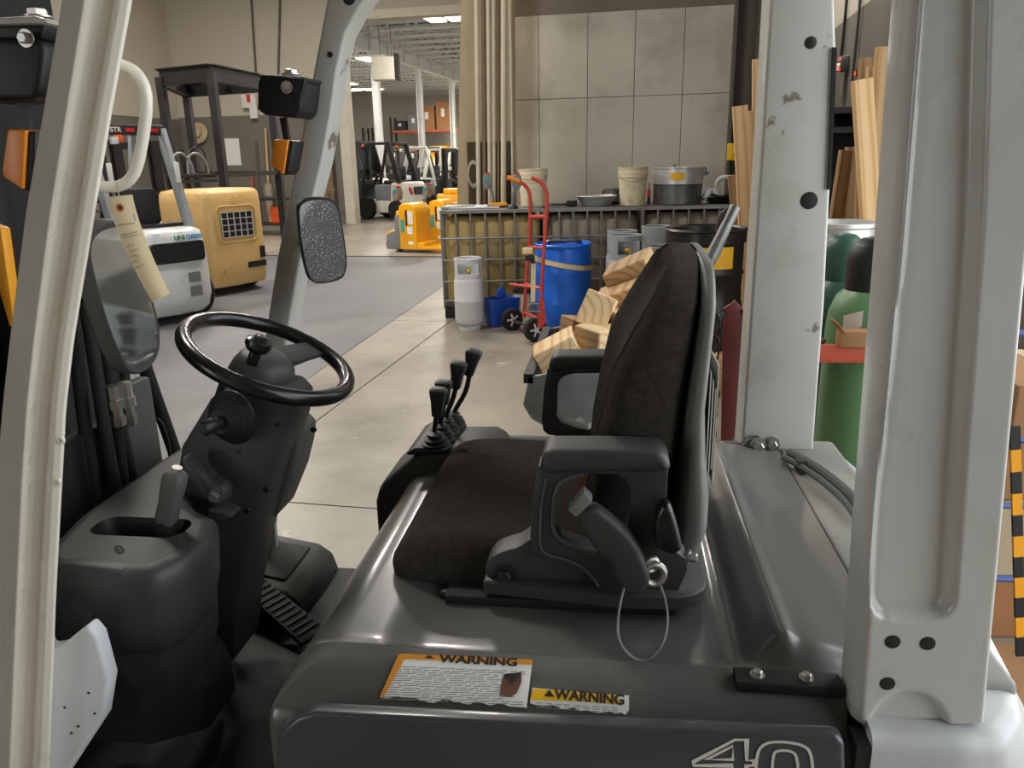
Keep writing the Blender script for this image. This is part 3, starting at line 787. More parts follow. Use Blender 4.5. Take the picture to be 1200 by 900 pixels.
# --- steering column
colp = [(222, 560), (229, 512), (262, 458), (286, 443), (338, 452), (352, 466), (348, 492), (330, 550), (306, 630), (292, 700), (286, 760), (244, 760), (240, 690), (234, 620)]
sc = G().prism(pX(colp, 1.22), 1.17, 1.29).build('steering_column', 'plastic', FK, bev=.008, seg=2)
P = pX([(338, 462), (353, 474), (371, 492), (369, 512), (362, 540), (345, 582), (312, 612), (318, 570)], 1.35)
G().prism(P, 1.26, 1.355).build('column_side_cover', 'plastic_dusty', FK, bev=.008, seg=3)
for x, y in ((326, 497), (340, 484), (313, 573), (290, 598), (337, 531), (368, 503)):
    q = aY(x, y, 1.27 if x > 330 else 1.15); G().lathe([(.006, 0), (.0055, .004), (.003, .004), (.002, .001)], (q.x, q.y - .001, q.z), (0, -1, 0), 12).build('screw', 'plastic_shiny', sc)
wn = V((math.sin(rad(25)), 0, math.cos(rad(25)))).normalized()
wc = aY(315, 418, 1.26)
# rubber boot and turn-signal stalk on the near side
q = aY(266, 488, 1.15); t2 = aY(252, 489, 1.10)
ax = V((-.25, -.95, .05))
st = G().lathe([(.047, 0), (.047, .004), (.040, .010), (.041, .013), (.033, .019), (.034, .022), (.026, .028), (.020, .033)], (q.x + .012, 1.148, q.z), ax, 26).build('stalk_boot', 'black', FK)
G().lathe([(.011, 0), (.011, .026), (.013, .027), (.013, .042), (.009, .047)], (q.x + .006, 1.125, q.z), ax, 14).build('stalk', 'black', st)
# tilt bracket with pivot bolt
P = pX([(213, 536), (219, 540), (244, 566), (258, 570), (265, 578), (263, 590), (252, 594), (240, 586), (212, 552)], 1.12)
tb = G().prism(P, 1.12, 1.15).build('tilt_bracket', 'plastic', FK, bev=.004)
q = aY(254, 580, 1.12); bolt((q.x, 1.12, q.z), tb, .009, .012, (0, -1, 0), 'plastic_dusty')
P = pX([(250, 590), (262, 592), (279, 600), (272, 604), (262, 608), (250, 603)], 1.13)
G().prism(P, 1.11, 1.15).build('tilt_handle', 'plastic', FK, bev=.004)
q = aY(260, 533, 1.15); 
for x, y in ((260, 533), (255, 560)):
    q = aY(x, y, 1.15); G().lathe([(.006, 0), (.005, .003)], (q.x, 1.149, q.z), (0, -1, 0), 6).build('screw', 'dark_steel', sc)
# wheel, hub, spoke, spinner knob
sw = G().torus(wc, wn, .1445, .014, 96, 14, .10).build('steering_wheel', 'plastic_shiny', FK, smooth=60)
hub = G().lathe([(.052, -.075), (.058, -.070), (.060, -.03), (.056, -.012), (.048, .006), (.036, .016), (.016, .019)], wc - wn * .012, wn, 32).build('hub', 'plastic', sw)
G().lathe([(.062, -.105), (.066, -.10), (.066, -.045), (.062, -.04)], wc - wn * .02, wn, 32).build('hub_collar', 'black', sw)
tu = wn.cross(V((0, 1, 0))).normalized(); tw = wn.cross(tu)
def wp(ang, r, h=0): return wc + (tu * math.cos(ang) + tw * math.sin(ang)) * r + wn * h
def best_ang(x, y):
    p = aP(x, y, wc, wn) - wc; return math.atan2(p.dot(tw), p.dot(tu))
sa = best_ang(384, 405)
for a in (sa, ):
    c0, c1 = wp(a, .03, -.006), wp(a, .148, -.002); sd = wn.cross((c1 - c0)).normalized()
    rr_ = []
    for t, wdt, th in ((0, .060, .014), (.5, .050, .012), (1, .046, .010)):
        c = c0.lerp(c1, t); rr_.append([c + sd * wdt / 2 + wn * th / 2, c - sd * wdt / 2 + wn * th / 2, c - sd * wdt / 2 - wn * th / 2, c + sd * wdt / 2 - wn * th / 2])
    if a == sa: G().loft(rr_).build('spoke', 'plastic', sw, bev=.004)
    else: G().loft(rr_).build('spoke', 'plastic', sw, bev=.004)
ka = best_ang(297, 418)
kp = aP(296, 424, wc + wn * .02, wn)
kb = G().lathe([(.010, 0), (.010, .022), (.018, .027), (.0225, .036), (.021, .045), (.012, .051), (.003, .052)], kp - wn * .004, wn, 24).build('spinner_knob', 'plastic_shiny', sw)

# --- operator floor, pedals, step
G().box((-1.0, .83, .66), (-.40, 1.74, .72)).build('floor_mat', 'rubber', FK, bev=.006)
for i in range(5):
    x = -.62 + i * .035; G().box((x, 1.30, .7195), (x + .006, 1.73, .723)).build('mat_rib', 'rubber', FK)
fb = [(-.90, .72), (-.90, .79), (-.86, .815), (-.70, .765), (-.665, .72)]
g = G().prism([(-.96, .71), (-.96, .80), (-.935, .822), (-.75, .79), (-.715, .765), (-.70, .71)], 1.50, 1.74)
g.build('fender_box', 'plastic', FK, bev=.012, seg=3)
G().prism([(-.93, .822), (-.76, .793), (-.76, .798), (-.93, .827)], 1.54, 1.70).build('fender_pad', 'rubber', FK, bev=.003)
p0, p1 = V((-.875, 1.53, .81)), V((-.64, 1.40, .735))
dr = (p1 - p0).normalized(); ac = V((.3, .5, .2)); sdv = dr.cross(V((0, 0, 1))).normalized(); upv = sdv.cross(dr)
q = [p0 - sdv * .028, p1 - sdv * .035, p1 + sdv * .035, p0 + sdv * .028]
pdl = G().loft([q, [p + upv * .014 for p in q]]).build('accelerator_pedal', 'rubber', FK, bev=.004)
for i in range(14):
    c = p0.lerp(p1, (i + .7) / 15); G().bar(c - sdv * .028 + upv * .015, c + sdv * .028 + upv * .015, .005, .005, upv).build('tread_rib', 'rubber', pdl)
bc = V((-.79, 1.36, .83)); bn = V((.55, -.45, .7)).normalized(); bx = V((0, 0, 1)).cross(bn).normalized(); by = bn.cross(bx)
q = [bc + bx * a + by * b for a, b in smooth_poly([(-.045, -.04), (.045, -.045), (.055, .03), (.0, .055), (-.05, .035)], 2)]
bpd = G().loft([q, [p + bn * .014 for p in q]]).build('brake_pedal', 'rubber', FK, bev=.003)
G().bar(bc - bn * .005, bc + V((-.06, -.02, -.10)), .02, .012).build('pedal_arm', 'black', bpd)
stp = G().loft(tub([(-.98, .86), (-.74, .86), (-.70, .98), (-.72, 1.14), (-.90, 1.22), (-.98, 1.18)], [(.66, 0), (.735, 0), (.745, .006), (.748, .016)], 60)).build('step', 'rust_step', FK, smooth=45)
# column foot strut, right
G().bar(aY(318, 590, 1.5), aY(322, 640, 1.5), .012, .012).build('strut', 'truck_white', FK)

# --- lever console
con = [(-.497, .70), (-.497, 1.045), (-.485, 1.085), (-.405, 1.158), (-.385, 1.168), (-.25, 1.172), (-.225, 1.160), (-.215, 1.13), (-.215, .70)]
cons = G().prism(con, 1.455, 1.625).build('lever_console', 'plastic', FK, bev=.018, seg=4)
G().prism([(-.415, 1.16), (-.34, 1.168), (-.34, 1.178), (-.40, 1.178), (-.42, 1.165)], 1.45, 1.62).build('boot_frame', 'black', cons, bev=.004)
def lever(Y, base, path, head0, head1, k):
    p = aY(base[0], base[1], Y)
    lv = G().tube(smooth_poly([aY(a, b, Y) for a, b in [base] + path], 2, False), .0055, 8).build('lever', 'black', FK)
    zb_ = 1.170
    G().lathe([(.032, 0), (.032, .003), (.027, .007), (.030, .009), (.030, .011), (.022, .016), (.025, .018), (.025, .020), (.016, .026), (.019, .028), (.018, .031), (.007, .036)], (p.x + .006, Y, zb_), (0, 0, 1), 20).build('boot', 'black', lv)
    a, b = aY(*head0, Y), aY(*head1, Y); d = (b - a).normalized(); sv = V((0, 1, 0)); fv = d.cross(sv)
    rings = []
    for t, wd, dp in ((0, .0075, .0075), (.05, .0095, .009), (.55, .0125, .011), (.88, .0165, .0145), (.97, .0165, .0145), (1.03, .0135, .012), (1.05, .009, .008)):
        c = a.lerp(b, t); wd *= 1.12; dp *= 1.12; rings.append([c + fv * (wd * math.copysign(abs(math.cos(u)) ** .55, math.cos(u))) + sv * (dp * math.copysign(abs(math.sin(u)) ** .55, math.sin(u))) for u in [2 * PI * i / 20 for i in range(20)]])
    G().loft(rings).build('lever_knob', 'plastic', lv)
lever(1.475, (508, 530), [(509, 505), (512, 484)], (512, 488), (514, 456), 0)
lever(1.525, (514, 517), [(516, 495), (521, 470)], (520, 474), (520, 447), 1)
lever(1.57, (520, 507), [(522, 488), (532, 465), (535, 448)], (534, 455), (538, 425), 2)
lever(1.61, (527, 498), [(533, 480), (546, 460), (550, 440)], (549, 440), (556, 411), 3)

# --- seat
seat = G().box((-.24, .985, 1.112), (.10, 1.545, 1.128)).build('seat', 'black_soft', FK, bev=.004)
for y in (1.0, 1.46): G().box((-.25, y, 1.112), (.035, y + .05, 1.124)).build('seat_rail', 'black', seat, bev=.004)
pan = [(-.18, .985), (.02, .965), (.10, .968), (.135, .985), (.145, 1.02), (.145, 1.51), (.12, 1.555), (-.18, 1.545)]
G().loft(tub(pan, [(1.132, .004), (1.135, 0), (1.153, 0), (1.156, .004)], 80)).build('seat_pan', 'plastic', seat, smooth=45)
cus = smooth_poly([(-.340, 1.128), (-.336, 1.162), (-.288, 1.192), (-.2, 1.195), (-.05, 1.188), (.08, 1.188), (.12, 1.19), (.12, 1.13), (0, 1.115), (-.26, 1.098), (-.322, 1.098)], 3)
G_c = pillow(cus, 1.03, 1.50, .032, 96, 6)
for i, p in enumerate(G_c.v):                    # crown between two side bolsters
    if p.z > 1.165: p.z += .012 * (1 - ((p.y - 1.265) / .22) ** 2) - .010 * math.exp(-((abs(p.y - 1.265) - .14) / .02) ** 2)
G_c.build('seat_cushion', 'fabric', seat, smooth=60)
# backrest: horizontal sections stacked upward, upholstery in front, plastic shell behind
hw = [(1.15, 0.1924), (1.25, 0.2163), (1.35, 0.2236), (1.45, 0.2163), (1.5088, 0.2075), (1.5508, 0.1956), (1.576, 0.166), (1.5928, 0.1328), (1.6029, 0.1008), (1.6096, 0.0534)]
xf = [(1.15, -0.032), (1.2, -0.042), (1.28, -0.036), (1.37, -0.02), (1.45, -0.002), (1.5088, 0.03), (1.5592, 0.06), (1.5928, 0.076), (1.6096, 0.09)]
xm = [(1.15, 0.092), (1.25, 0.098), (1.4, 0.11), (1.534, 0.124), (1.6096, 0.13)]
xb = [(1.15, .140), (1.20, .155), (1.26, .153), (1.33, .143), (1.40, .138), (1.47, .142), (1.534, .147), (1.593, .149), (1.61, .140)]
def backring(z, f0, f1, front):
    a, b, h = interp(f0, z), interp(f1, z), interp(hw, z); ring = []
    n = 56
    for k in range(n):
        t = 2 * PI * k / n; ct, st = math.cos(t), math.sin(t)
        ex = .45 if front else .5
        yv = h * math.copysign(abs(st) ** .38, st)
        xv = math.copysign(abs(ct) ** ex, ct)
        x = (a + b) / 2 + (b - a) / 2 * xv
        if front and ct < 0:
            u = abs(yv) / max(h, .01)
            x += .026 * (1 - sstep(.45, .78, u)) * (1 - sstep(1.55, 1.62, z)) + .006 * math.exp(-((u - .62) / .05) ** 2)
        ring.append((x, YC + yv, z))
    return ring
zs = [1.15 + i * .0138 for i in range(31)] + [1.574, 1.583, 1.590, 1.596, 1.601, 1.605, 1.608]
G().loft([backring(z, xf, xm, True) for z in zs]).build('backrest_cushion', 'fabric', seat, smooth=60)
for sg_ in (-1, 1):
    pp_ = []
    for z in zs[2:-4]:
        h = interp(hw, z); a_, b_ = interp(xf, z), interp(xm, z); yv = .80 * h
        st_ = .80 ** (1 / .38); ct_ = math.sqrt(max(0, 1 - st_ * st_)); xx_ = (a_ + b_) / 2 - (b_ - a_) / 2 * ct_ ** .45
        pp_.append((xx_ + .001, YC + sg_ * yv, z))
    G().tube(pp_, .003, 6).build('piping', 'black', seat)
hw2 = [(a, b + .004) for a, b in hw]
def shellring(z):
    a, b, h = interp(xm, z) - .004, interp(xb, z), interp(hw, z) + .003
    return [((a + b) / 2 + (b - a) / 2 * math.copysign(abs(math.cos(t)) ** .6, math.cos(t)), YC + h * math.copysign(abs(math.sin(t)) ** .42, math.sin(t)), z) for t in [2 * PI * k / 56 for k in range(56)]]
G().loft([shellring(z) for z in [1.155, 1.16, 1.17] + zs[2:]]).build('backrest_shell', 'shell', seat, smooth=60)
# arms
pad_px = [(633, 541), (638, 525), (651, 524), (764, 525), (779, 530), (786, 542), (783, 552), (700, 550), (662, 551), (643, 554), (634, 548)]
out_px = [(631, 546), (625, 580), (621, 630), (624, 648), (632, 655), (650, 658), (668, 662), (690, 676), (708, 702), (760, 702), (792, 700), (806, 668), (804, 655), (786, 642), (776, 625), (780, 600), (783, 548)]
hol_px = [(648, 576), (652, 566), (660, 560), (676, 556), (722, 556), (734, 562), (738, 574), (738, 602), (734, 625), (722, 640), (700, 648), (684, 645), (656, 636), (647, 624)]
brk_px = [(566, 674), (569, 664), (577, 656), (590, 650), (607, 646), (622, 634), (650, 640), (700, 660), (745, 690), (735, 702), (640, 700), (590, 697), (573, 689)]
def arm(Y, t, dx, parent, near):
    sh = lambda pts: [(a + dx, b) for a, b in pX(pts, .985)]
    a = G().plate(sh(out_px), [sh(hol_px)], Y, Y + t).build('armrest', 'plastic', parent, bev=.006, seg=2)
    pillow(smooth_poly(sh(pad_px), 2), Y - .014, Y + t + .014, .012, 60, 4).build('arm_pad', 'plastic', a, smooth=50)
    if near:
        rim = smooth_poly(sh([(640, 560), (634, 590), (632, 640), (640, 650), (665, 655), (690, 668), (708, 698)]), 2, False)
        G().tube([(x, Y - .001, z) for x, z in rim], .0022, 6).build('arm_rib', 'plastic_dusty', a)
        rim = smooth_poly(sh([(683, 556), (664, 560), (651, 572), (648, 600), (648, 622), (657, 634), (684, 644), (700, 647)]), 2, False)
        G().tube([(x, Y - .0, z) for x, z in rim], .0035, 6).build('arm_rib', 'plastic_dusty', a)
    if not near: return a, None
    b = G().prism(smooth_poly(sh(brk_px), 1), Y + .012, Y + t + .02).build('hip_bracket', 'plastic', parent, bev=.004)
    return a, b
a1, b1_ = arm(.985, .042, 0, seat, True)
q = aY(591, 676, .99); bolt((q.x, .997, q.z), b1_, .011, .010, (0, -1, 0), 'dark_steel')
arm(1.50, .042, -.03, seat, False)
# recliner lever
P = smooth_poly(pX([(767, 600), (774, 588), (781, 585), (787, 590), (799, 634), (797, 642), (785, 646), (768, 641), (765, 620)], .97), 2)
pillow(P, .955, .985, .008, 40, 3).build('recline_lever', 'plastic_shiny', seat, smooth=50)
# belt buckle sleeve, anchor ring, trip wire, strap
P = smooth_poly(pX([(674, 601), (694, 586), (716, 601), (744, 627), (762, 668), (760, 682), (748, 690), (736, 690), (724, 676), (716, 652), (700, 642)], .965), 1)
sl = pillow(P, .945, .975, .008, 50, 3).build('belt_sleeve', 'belt', seat, smooth=50)
P = pX([(665, 596), (684, 574), (695, 585), (676, 605)], .955)
G().prism(P, .948, .972).build('belt_buckle', 'belt_lite', sl, bev=.003)
q = aY(767, 674, .955); G().torus((q.x, .957, q.z), (.25, -1, 0.1), .014, .005, 24, 8).build('anchor_ring', 'zinc', sl)
G().torus((q.x - .004, .962, q.z + .012), (.5, -1, 0), .009, .004, 20, 8).build('anchor_ring', 'zinc', sl)
wire = [(733, 684), (727, 705), (723, 730), (725, 752), (736, 768), (752, 776), (768, 768), (780, 748), (783, 722), (779, 700), (774, 686)]
G().tube(smooth_poly([aY(a, b, .95 - .10 * sstep(690, 760, b)) for a, b in wire], 2, False), .0019, 6).build('trip_wire', 'mid_grey', seat)
q = [aY(x, y, 1.12) for x, y in ((672, 590), (676, 555), (692, 553), (693, 575), (690, 588))]
G().loft([q, [p + V((0, .004, 0)) for p in q]]).build('belt_strap', 'strap', seat)
q = [aY(x, y, 1.46) for x, y in ((690, 522), (697, 500), (712, 478), (722, 482), (712, 500), (705, 522))]
G().loft([q, [p + V((0, .004, 0)) for p in q]]).build('belt_strap', 'strap', seat)
q = aY(806, 652, 1.0); bolt((q.x, 1.0, q.z), seat, .007, .012, (1, -.4, 0))

# --- things on the front pillars: lamps, indicators, mirrors, handle
def lamp_unit(pl, poly, Y, d, base, name):
    o = px_plate(poly, Y, Y + d, 1).build(name, 'black', FK, bev=.008, seg=3); return o
wl1 = px_plate([(-60, 42), (48, 46), (52, 60), (46, 108), (38, 117), (-60, 117)], .92, 1.02).build('work_lamp', 'black', FK, bev=.012, seg=3)
px_plate([(-60, 24), (40, 18), (54, 22), (55, 27), (-60, 31)], .92, .99).build('lamp_bracket', 'truck_grey_far', wl1, bev=.003)
px_plate([(-60, 31), (52, 29), (48, 46), (-60, 44)], .93, 1.0).build('lamp_bracket', 'black', wl1, bev=.003)
q = aY(31, 18, .93); bolt((q.x, .95, q.z), wl1, .012, .009); q = aY(31, 45, .92); bolt((q.x, .92, q.z), wl1, .007, .008, (0, -1, 0))
G().bar(aY(28, 118, .97), aY(34, 152, .97), .010, .010).build('indicator_stem', 'black', FK)
ind = px_plate([(28, 153), (42, 154), (39, 215), (32, 224), (24, 222)], .93, .98).build('indicator', 'black', FK, bev=.003)
px_plate([(8, 153), (11, 151), (30, 153), (26, 222), (4, 208), (2, 200)], .925, .985).build('amber_lens', 'amber', ind, bev=.006, seg=3)
wl2 = px_plate([(302, 94), (306, 90), (352, 92), (356, 98), (352, 130), (346, 138), (310, 135), (301, 128)], 1.55, 1.65).build('work_lamp', 'black', FK, bev=.014, seg=3)
px_plate([(303, 87), (358, 90), (356, 96), (304, 92)], 1.55, 1.66).build('lamp_bracket', 'dark_steel', wl2, bev=.003)
px_plate([(334, 90), (358, 92), (350, 124), (344, 112), (334, 106)], 1.545, 1.56).build('lamp_bracket', 'black', wl2, bev=.003)
q = aY(341, 88, 1.6); bolt((q.x, 1.6, q.z), wl2, .013, .010); q = aY(335, 102, 1.54); bolt((q.x, 1.545, q.z), wl2, .008, .008, (0, -1, 0))
G().bar(aY(332, 138, 1.62), aY(337, 166, 1.62), .012, .012).build('indicator_stem', 'black', FK)
ind = px_plate([(332, 164), (344, 165), (338, 200), (333, 206), (328, 203)], 1.57, 1.63).build('indicator', 'black', FK, bev=.003)
px_plate([(320, 165), (323, 163), (338, 164), (332, 205), (319, 196), (317, 192)], 1.565, 1.635).build('amber_lens', 'amber', ind, bev=.006, seg=3)
# near mirror, facing the rear of the truck
mn = V((.95, .06, -.11)).normalized(); mp0 = aY(142, 350, .90)
mo = smooth_poly([(100, 300), (101, 276), (112, 262), (138, 256), (150, 262), (161, 300), (178, 352), (187, 392), (184, 420), (170, 436), (154, 440), (142, 430), (120, 375)], 2)
def mirror(px, p0, nrm, parent, glass, th, fr_w):
    P = [aP(x, y, p0, nrm) for x, y in px]; c = sum(P, V((0, 0, 0))) / len(P)
    o = G().loft([[p - nrm * th * .9 + (c - p) * .25 for p in P], [p - nrm * th * .5 for p in P], [p for p in P], [p + nrm * .003 + (c - p) * .03 for p in P], [p + nrm * .001 + (c - p) * fr_w for p in P]]).build('mirror', 'plastic', parent, smooth=45)
    G().loft([[p + nrm * .0006 + (c - p) * fr_w for p in P], [p + nrm * .0018 + (c - p) * fr_w for p in P]]).build('mirror_glass', glass, o)
    return o, c
mir, mc = mirror(mo, mp0, mn, FK, 'mirror_clean', .035, .09)
G().tube(smooth_poly([aY(92, 349, .86), aY(102, 350, .885), mc - mn * .03], 1, False), .008, 8).build('mirror_arm', 'black', mir)
fn = V((.62, -.78, -.05)).normalized(); fp0 = aY(377, 282, 1.56)
fo = smooth_poly([(349, 250), (350, 238), (360, 232), (380, 231), (392, 234), (398, 246), (407, 300), (406, 318), (400, 328), (378, 333), (366, 331), (360, 322), (352, 285)], 2)
mir2, mc2 = mirror(fo, fp0, fn, FK, 'mirror_spotty', .03, .06)
G().tube([mc2 - fn * .02, aY(352, 285, YF + .01)], .009, 8).build('mirror_arm', 'black', mir2)
# grab handle
hd = [(130, 72), (142, 76), (157, 82), (169, 98), (173, 120), (168, 160), (162, 192), (154, 210), (140, 219), (122, 219), (108, 217)]
G().tube(smooth_poly([aY(a, b, .835) for a, b in hd], 2, False), .0064, 12).build('grab_handle', 'truck_cream', FK, smooth=60)

# --- loose things on the truck
tg = thing('paper_tag', 'manila paper tag wired to the grab handle, hanging over the mirror', 'tag', aY(172, 357, .815))
def tagpt(s, t):
    l = (lerp(126, 172, t ** 1.25), lerp(231, 357, t)); r = (lerp(155, 192, t ** 1.2), lerp(228, 346, t))
    q = aY(lerp(l[0], r[0], s), lerp(l[1], r[1], s), .815); q.y += .012 * t * t - .004 * math.sin(s * PI); return q
g = G(); g.grid(lambda s, t: tagpt(s, t), 6, 16)
g.grid(lambda s, t: tagpt(s, t) + V((0, .0006, 0)), 6, 16)
tp = g.build('tag_paper', 'paper', tg, smooth=60)
G().lathe([(.0042, 0), (.0042, .0006), (.0018, .0007), (.0016, .0)], tagpt(.5, .11) + V((0, -.0002, 0)), (0, -1, 0), 16).build('eyelet', 'orange_beam', tg)
g = G()
for t0, s0, s1 in ((.2, .05, .95), (.22, .05, .95), (.24, .05, .95)):
    a, b = tagpt(s0, t0), tagpt(s1, t0); g.bar(a + V((0, -.0008, 0)), b + V((0, -.0008, 0)), .0004, .003)
g.build('tag_stripe', 'paper_white', tg)
g = G(); random.seed(4)
for t0 in (.27, .36, .39, .47, .52, .57, .62, .67):
    s = random.uniform(.08, .2)
    while s < .55 + .3 * (t0 < .4):
        e = s + random.uniform(.03, .12); a, b = tagpt(s, t0 + random.uniform(-.008, .008)), tagpt(e, t0 + random.uniform(-.008, .008)); s = e + .03
        g.bar(a + V((0, -.0012, 0)), b + V((0, -.0012, 0)), .0003, .0007)
g.build('handwriting', 'ink_grey', tg)
G().tube([tagpt(.5, .1) + V((0, -.001, 0)), aY(139, 226, .825), aY(136, 216, .825), aY(140, 210, .835)], .0006, 5).build('tie_wire', 'zinc', tg)
dp = thing('document_pouch', 'white papers in a clear pouch tucked behind the seat back', 'document', (.158, 1.1, 1.26))
for i in range(5):
    x = .1425 + i * .002
    G().box((x, 1.085 + .01 * (i % 2), 1.285 + .004 * i), (x + .0012, 1.30, 1.45 - .006 * i)).build('sheet', 'paper_white', dp)
G().box((.153, 1.085, 1.275), (.1542, 1.32, 1.46)).build('pouch_back', 'white_paint', dp)
# ------------------------------------------------------------------ materials of the background things
def wood(name, c1, c2, c3, sc=16, dist=2.2, ax='Y'):
    m = M(name, c1, .75, var=.08, scale=5)
    nt = m.node_tree; N = nt.nodes; L = nt.links; b = N['Principled BSDF']
    tc = N.new('ShaderNodeTexCoord'); mp = N.new('ShaderNodeMapping'); mp.inputs['Location'].default_value = (.09, .02, .06) if ax == 'Y' else (.07, .03, 0); mp.inputs['Scale'].default_value = (1, .12, 1) if ax == 'Y' else (1, 1, .06)
    oi = N.new('ShaderNodeObjectInfo')
    w_ = N.new('ShaderNodeTexWave'); w_.wave_type = 'RINGS'; w_.rings_direction = ax; w_.inputs['Scale'].default_value = sc
    w_.inputs['Distortion'].default_value = dist; w_.inputs['Detail'].default_value = 3; w_.inputs['Detail Scale'].default_value = 1.5
    L.new(tc.outputs['Object'], mp.inputs[0]); L.new(mp.outputs[0], w_.inputs[0])
    r = N.new('ShaderNodeValToRGB'); e = r.color_ramp.elements
    e[0].color = lin(c1); e[1].color = lin(c2); e[1].position = .75
    k = e.new(.97); k.color = lin(c3)
    L.new(w_.outputs[1], r.inputs[0])
    hs = N.new('ShaderNodeHueSaturation'); L.new(r.outputs[0], hs.inputs['Color'])
    mr = N.new('ShaderNodeMapRange'); L.new(oi.outputs['Random'], mr.inputs[0]); mr.inputs[3].default_value = .82; mr.inputs[4].default_value = 1.12
    L.new(mr.outputs[0], hs.inputs['Value']); L.new(hs.outputs[0], b.inputs['Base Color'])
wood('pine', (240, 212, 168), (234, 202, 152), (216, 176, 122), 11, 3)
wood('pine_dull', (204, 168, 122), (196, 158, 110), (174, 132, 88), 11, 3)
wood('board', (216, 182, 136), (210, 174, 126), (196, 154, 104), 5, 5, 'Z')
wood('board_dull', (170, 138, 100), (160, 128, 90), (140, 106, 72), 5, 5, 'Z')
M('ibc_yellow', (168, 144, 88), .45, var=.22, scale=2.5, dirt=(122, 98, 52), damt=.5, dscale=2.2)
M('ibc_grey', (148, 136, 118), .45, var=.15, scale=2, dirt=(176, 158, 132), damt=.55, dscale=2.5)
M('galv', (140, 140, 136), .4, metal=.4, var=.15)
M('blue_drum', (28, 108, 222), .35, var=.06, dirt=(18, 74, 160), damt=.6)
M('blue_crate', (28, 78, 168), .45, var=.08)
M('lp_grey', (204, 206, 206), .42, var=.05, dirt=(140, 140, 138), damt=.6, dscale=6)
M('lp_dark', (148, 152, 156), .42, var=.08, dirt=(100, 102, 104), damt=.55, dscale=6)
M('red_paint', (198, 66, 50), .45, var=.08, wear=(120, 50, 40), wamt=.72)
M('orange_grip', (222, 132, 44), .6)
M('bucket', (226, 213, 180), .6, var=.08, scale=6, dirt=(150, 124, 80), damt=.54, dscale=7)
M('steel', (214, 214, 212), .38, metal=.55, var=.08)
M('steel_dull', (120, 120, 118), .45, metal=.7, var=.25, scale=14)
M('tan_strap', (222, 206, 160), .7)
M('tan_truck', (212, 174, 112), .4, var=.05, scale=3, dirt=(182, 138, 66), damt=.58, dscale=3, wear=(150, 112, 84), wamt=.655, wscale=6, coat=.2)
M('pale_truck', (206, 208, 206), .38, var=.05, dirt=(168, 168, 164), damt=.58, dscale=6, wear=(120, 116, 110), wamt=.65, wscale=9, coat=.2)
M('cream_truck', (214, 212, 196), .4, var=.05)
M('yellow_truck', (240, 170, 20), .35, var=.04, coat=.3)
M('grey_truck', (120, 122, 124), .45)
M('tire', (30, 29, 28), .85, var=.2)
M('maroon', (98, 36, 32), .5, var=.12)
M('gas_green', (92, 132, 86), .4, var=.08, wear=(120, 140, 118), wamt=.72, wscale=20)
M('gas_dark', (50, 84, 70), .42, var=.08)
M('red_lite', (255, 50, 20), .5, emit=3)
M('teal', (60, 160, 160), .5)
M('brand_green', (40, 132, 92), .5); M('brand_blue', (70, 150, 200), .5); M('red', (200, 30, 40), .4)
M('black_drum', (38, 37, 35), .35, metal=.3, var=.15)
M('film', (70, 58, 42), .2, var=.2, scale=3, coat=.3)
M('pipe_beige', (214, 204, 180), .45, var=.06, scale=3)
M('pipe_brown', (128, 108, 84), .5, var=.1)
M('hopper_grey', (128, 132, 128), .5, var=.1, scale=5, dirt=(96, 98, 94), damt=.5, dscale=5, wear=(178, 178, 172), wamt=.63, wscale=9)
M('box_brown', (150, 104, 66), .85, var=.08)
M('blue_steel', (58, 84, 140), .45)
M('orange_tool', (226, 92, 40), .5)
M('glass', (190, 205, 205), .05, trans=.9)

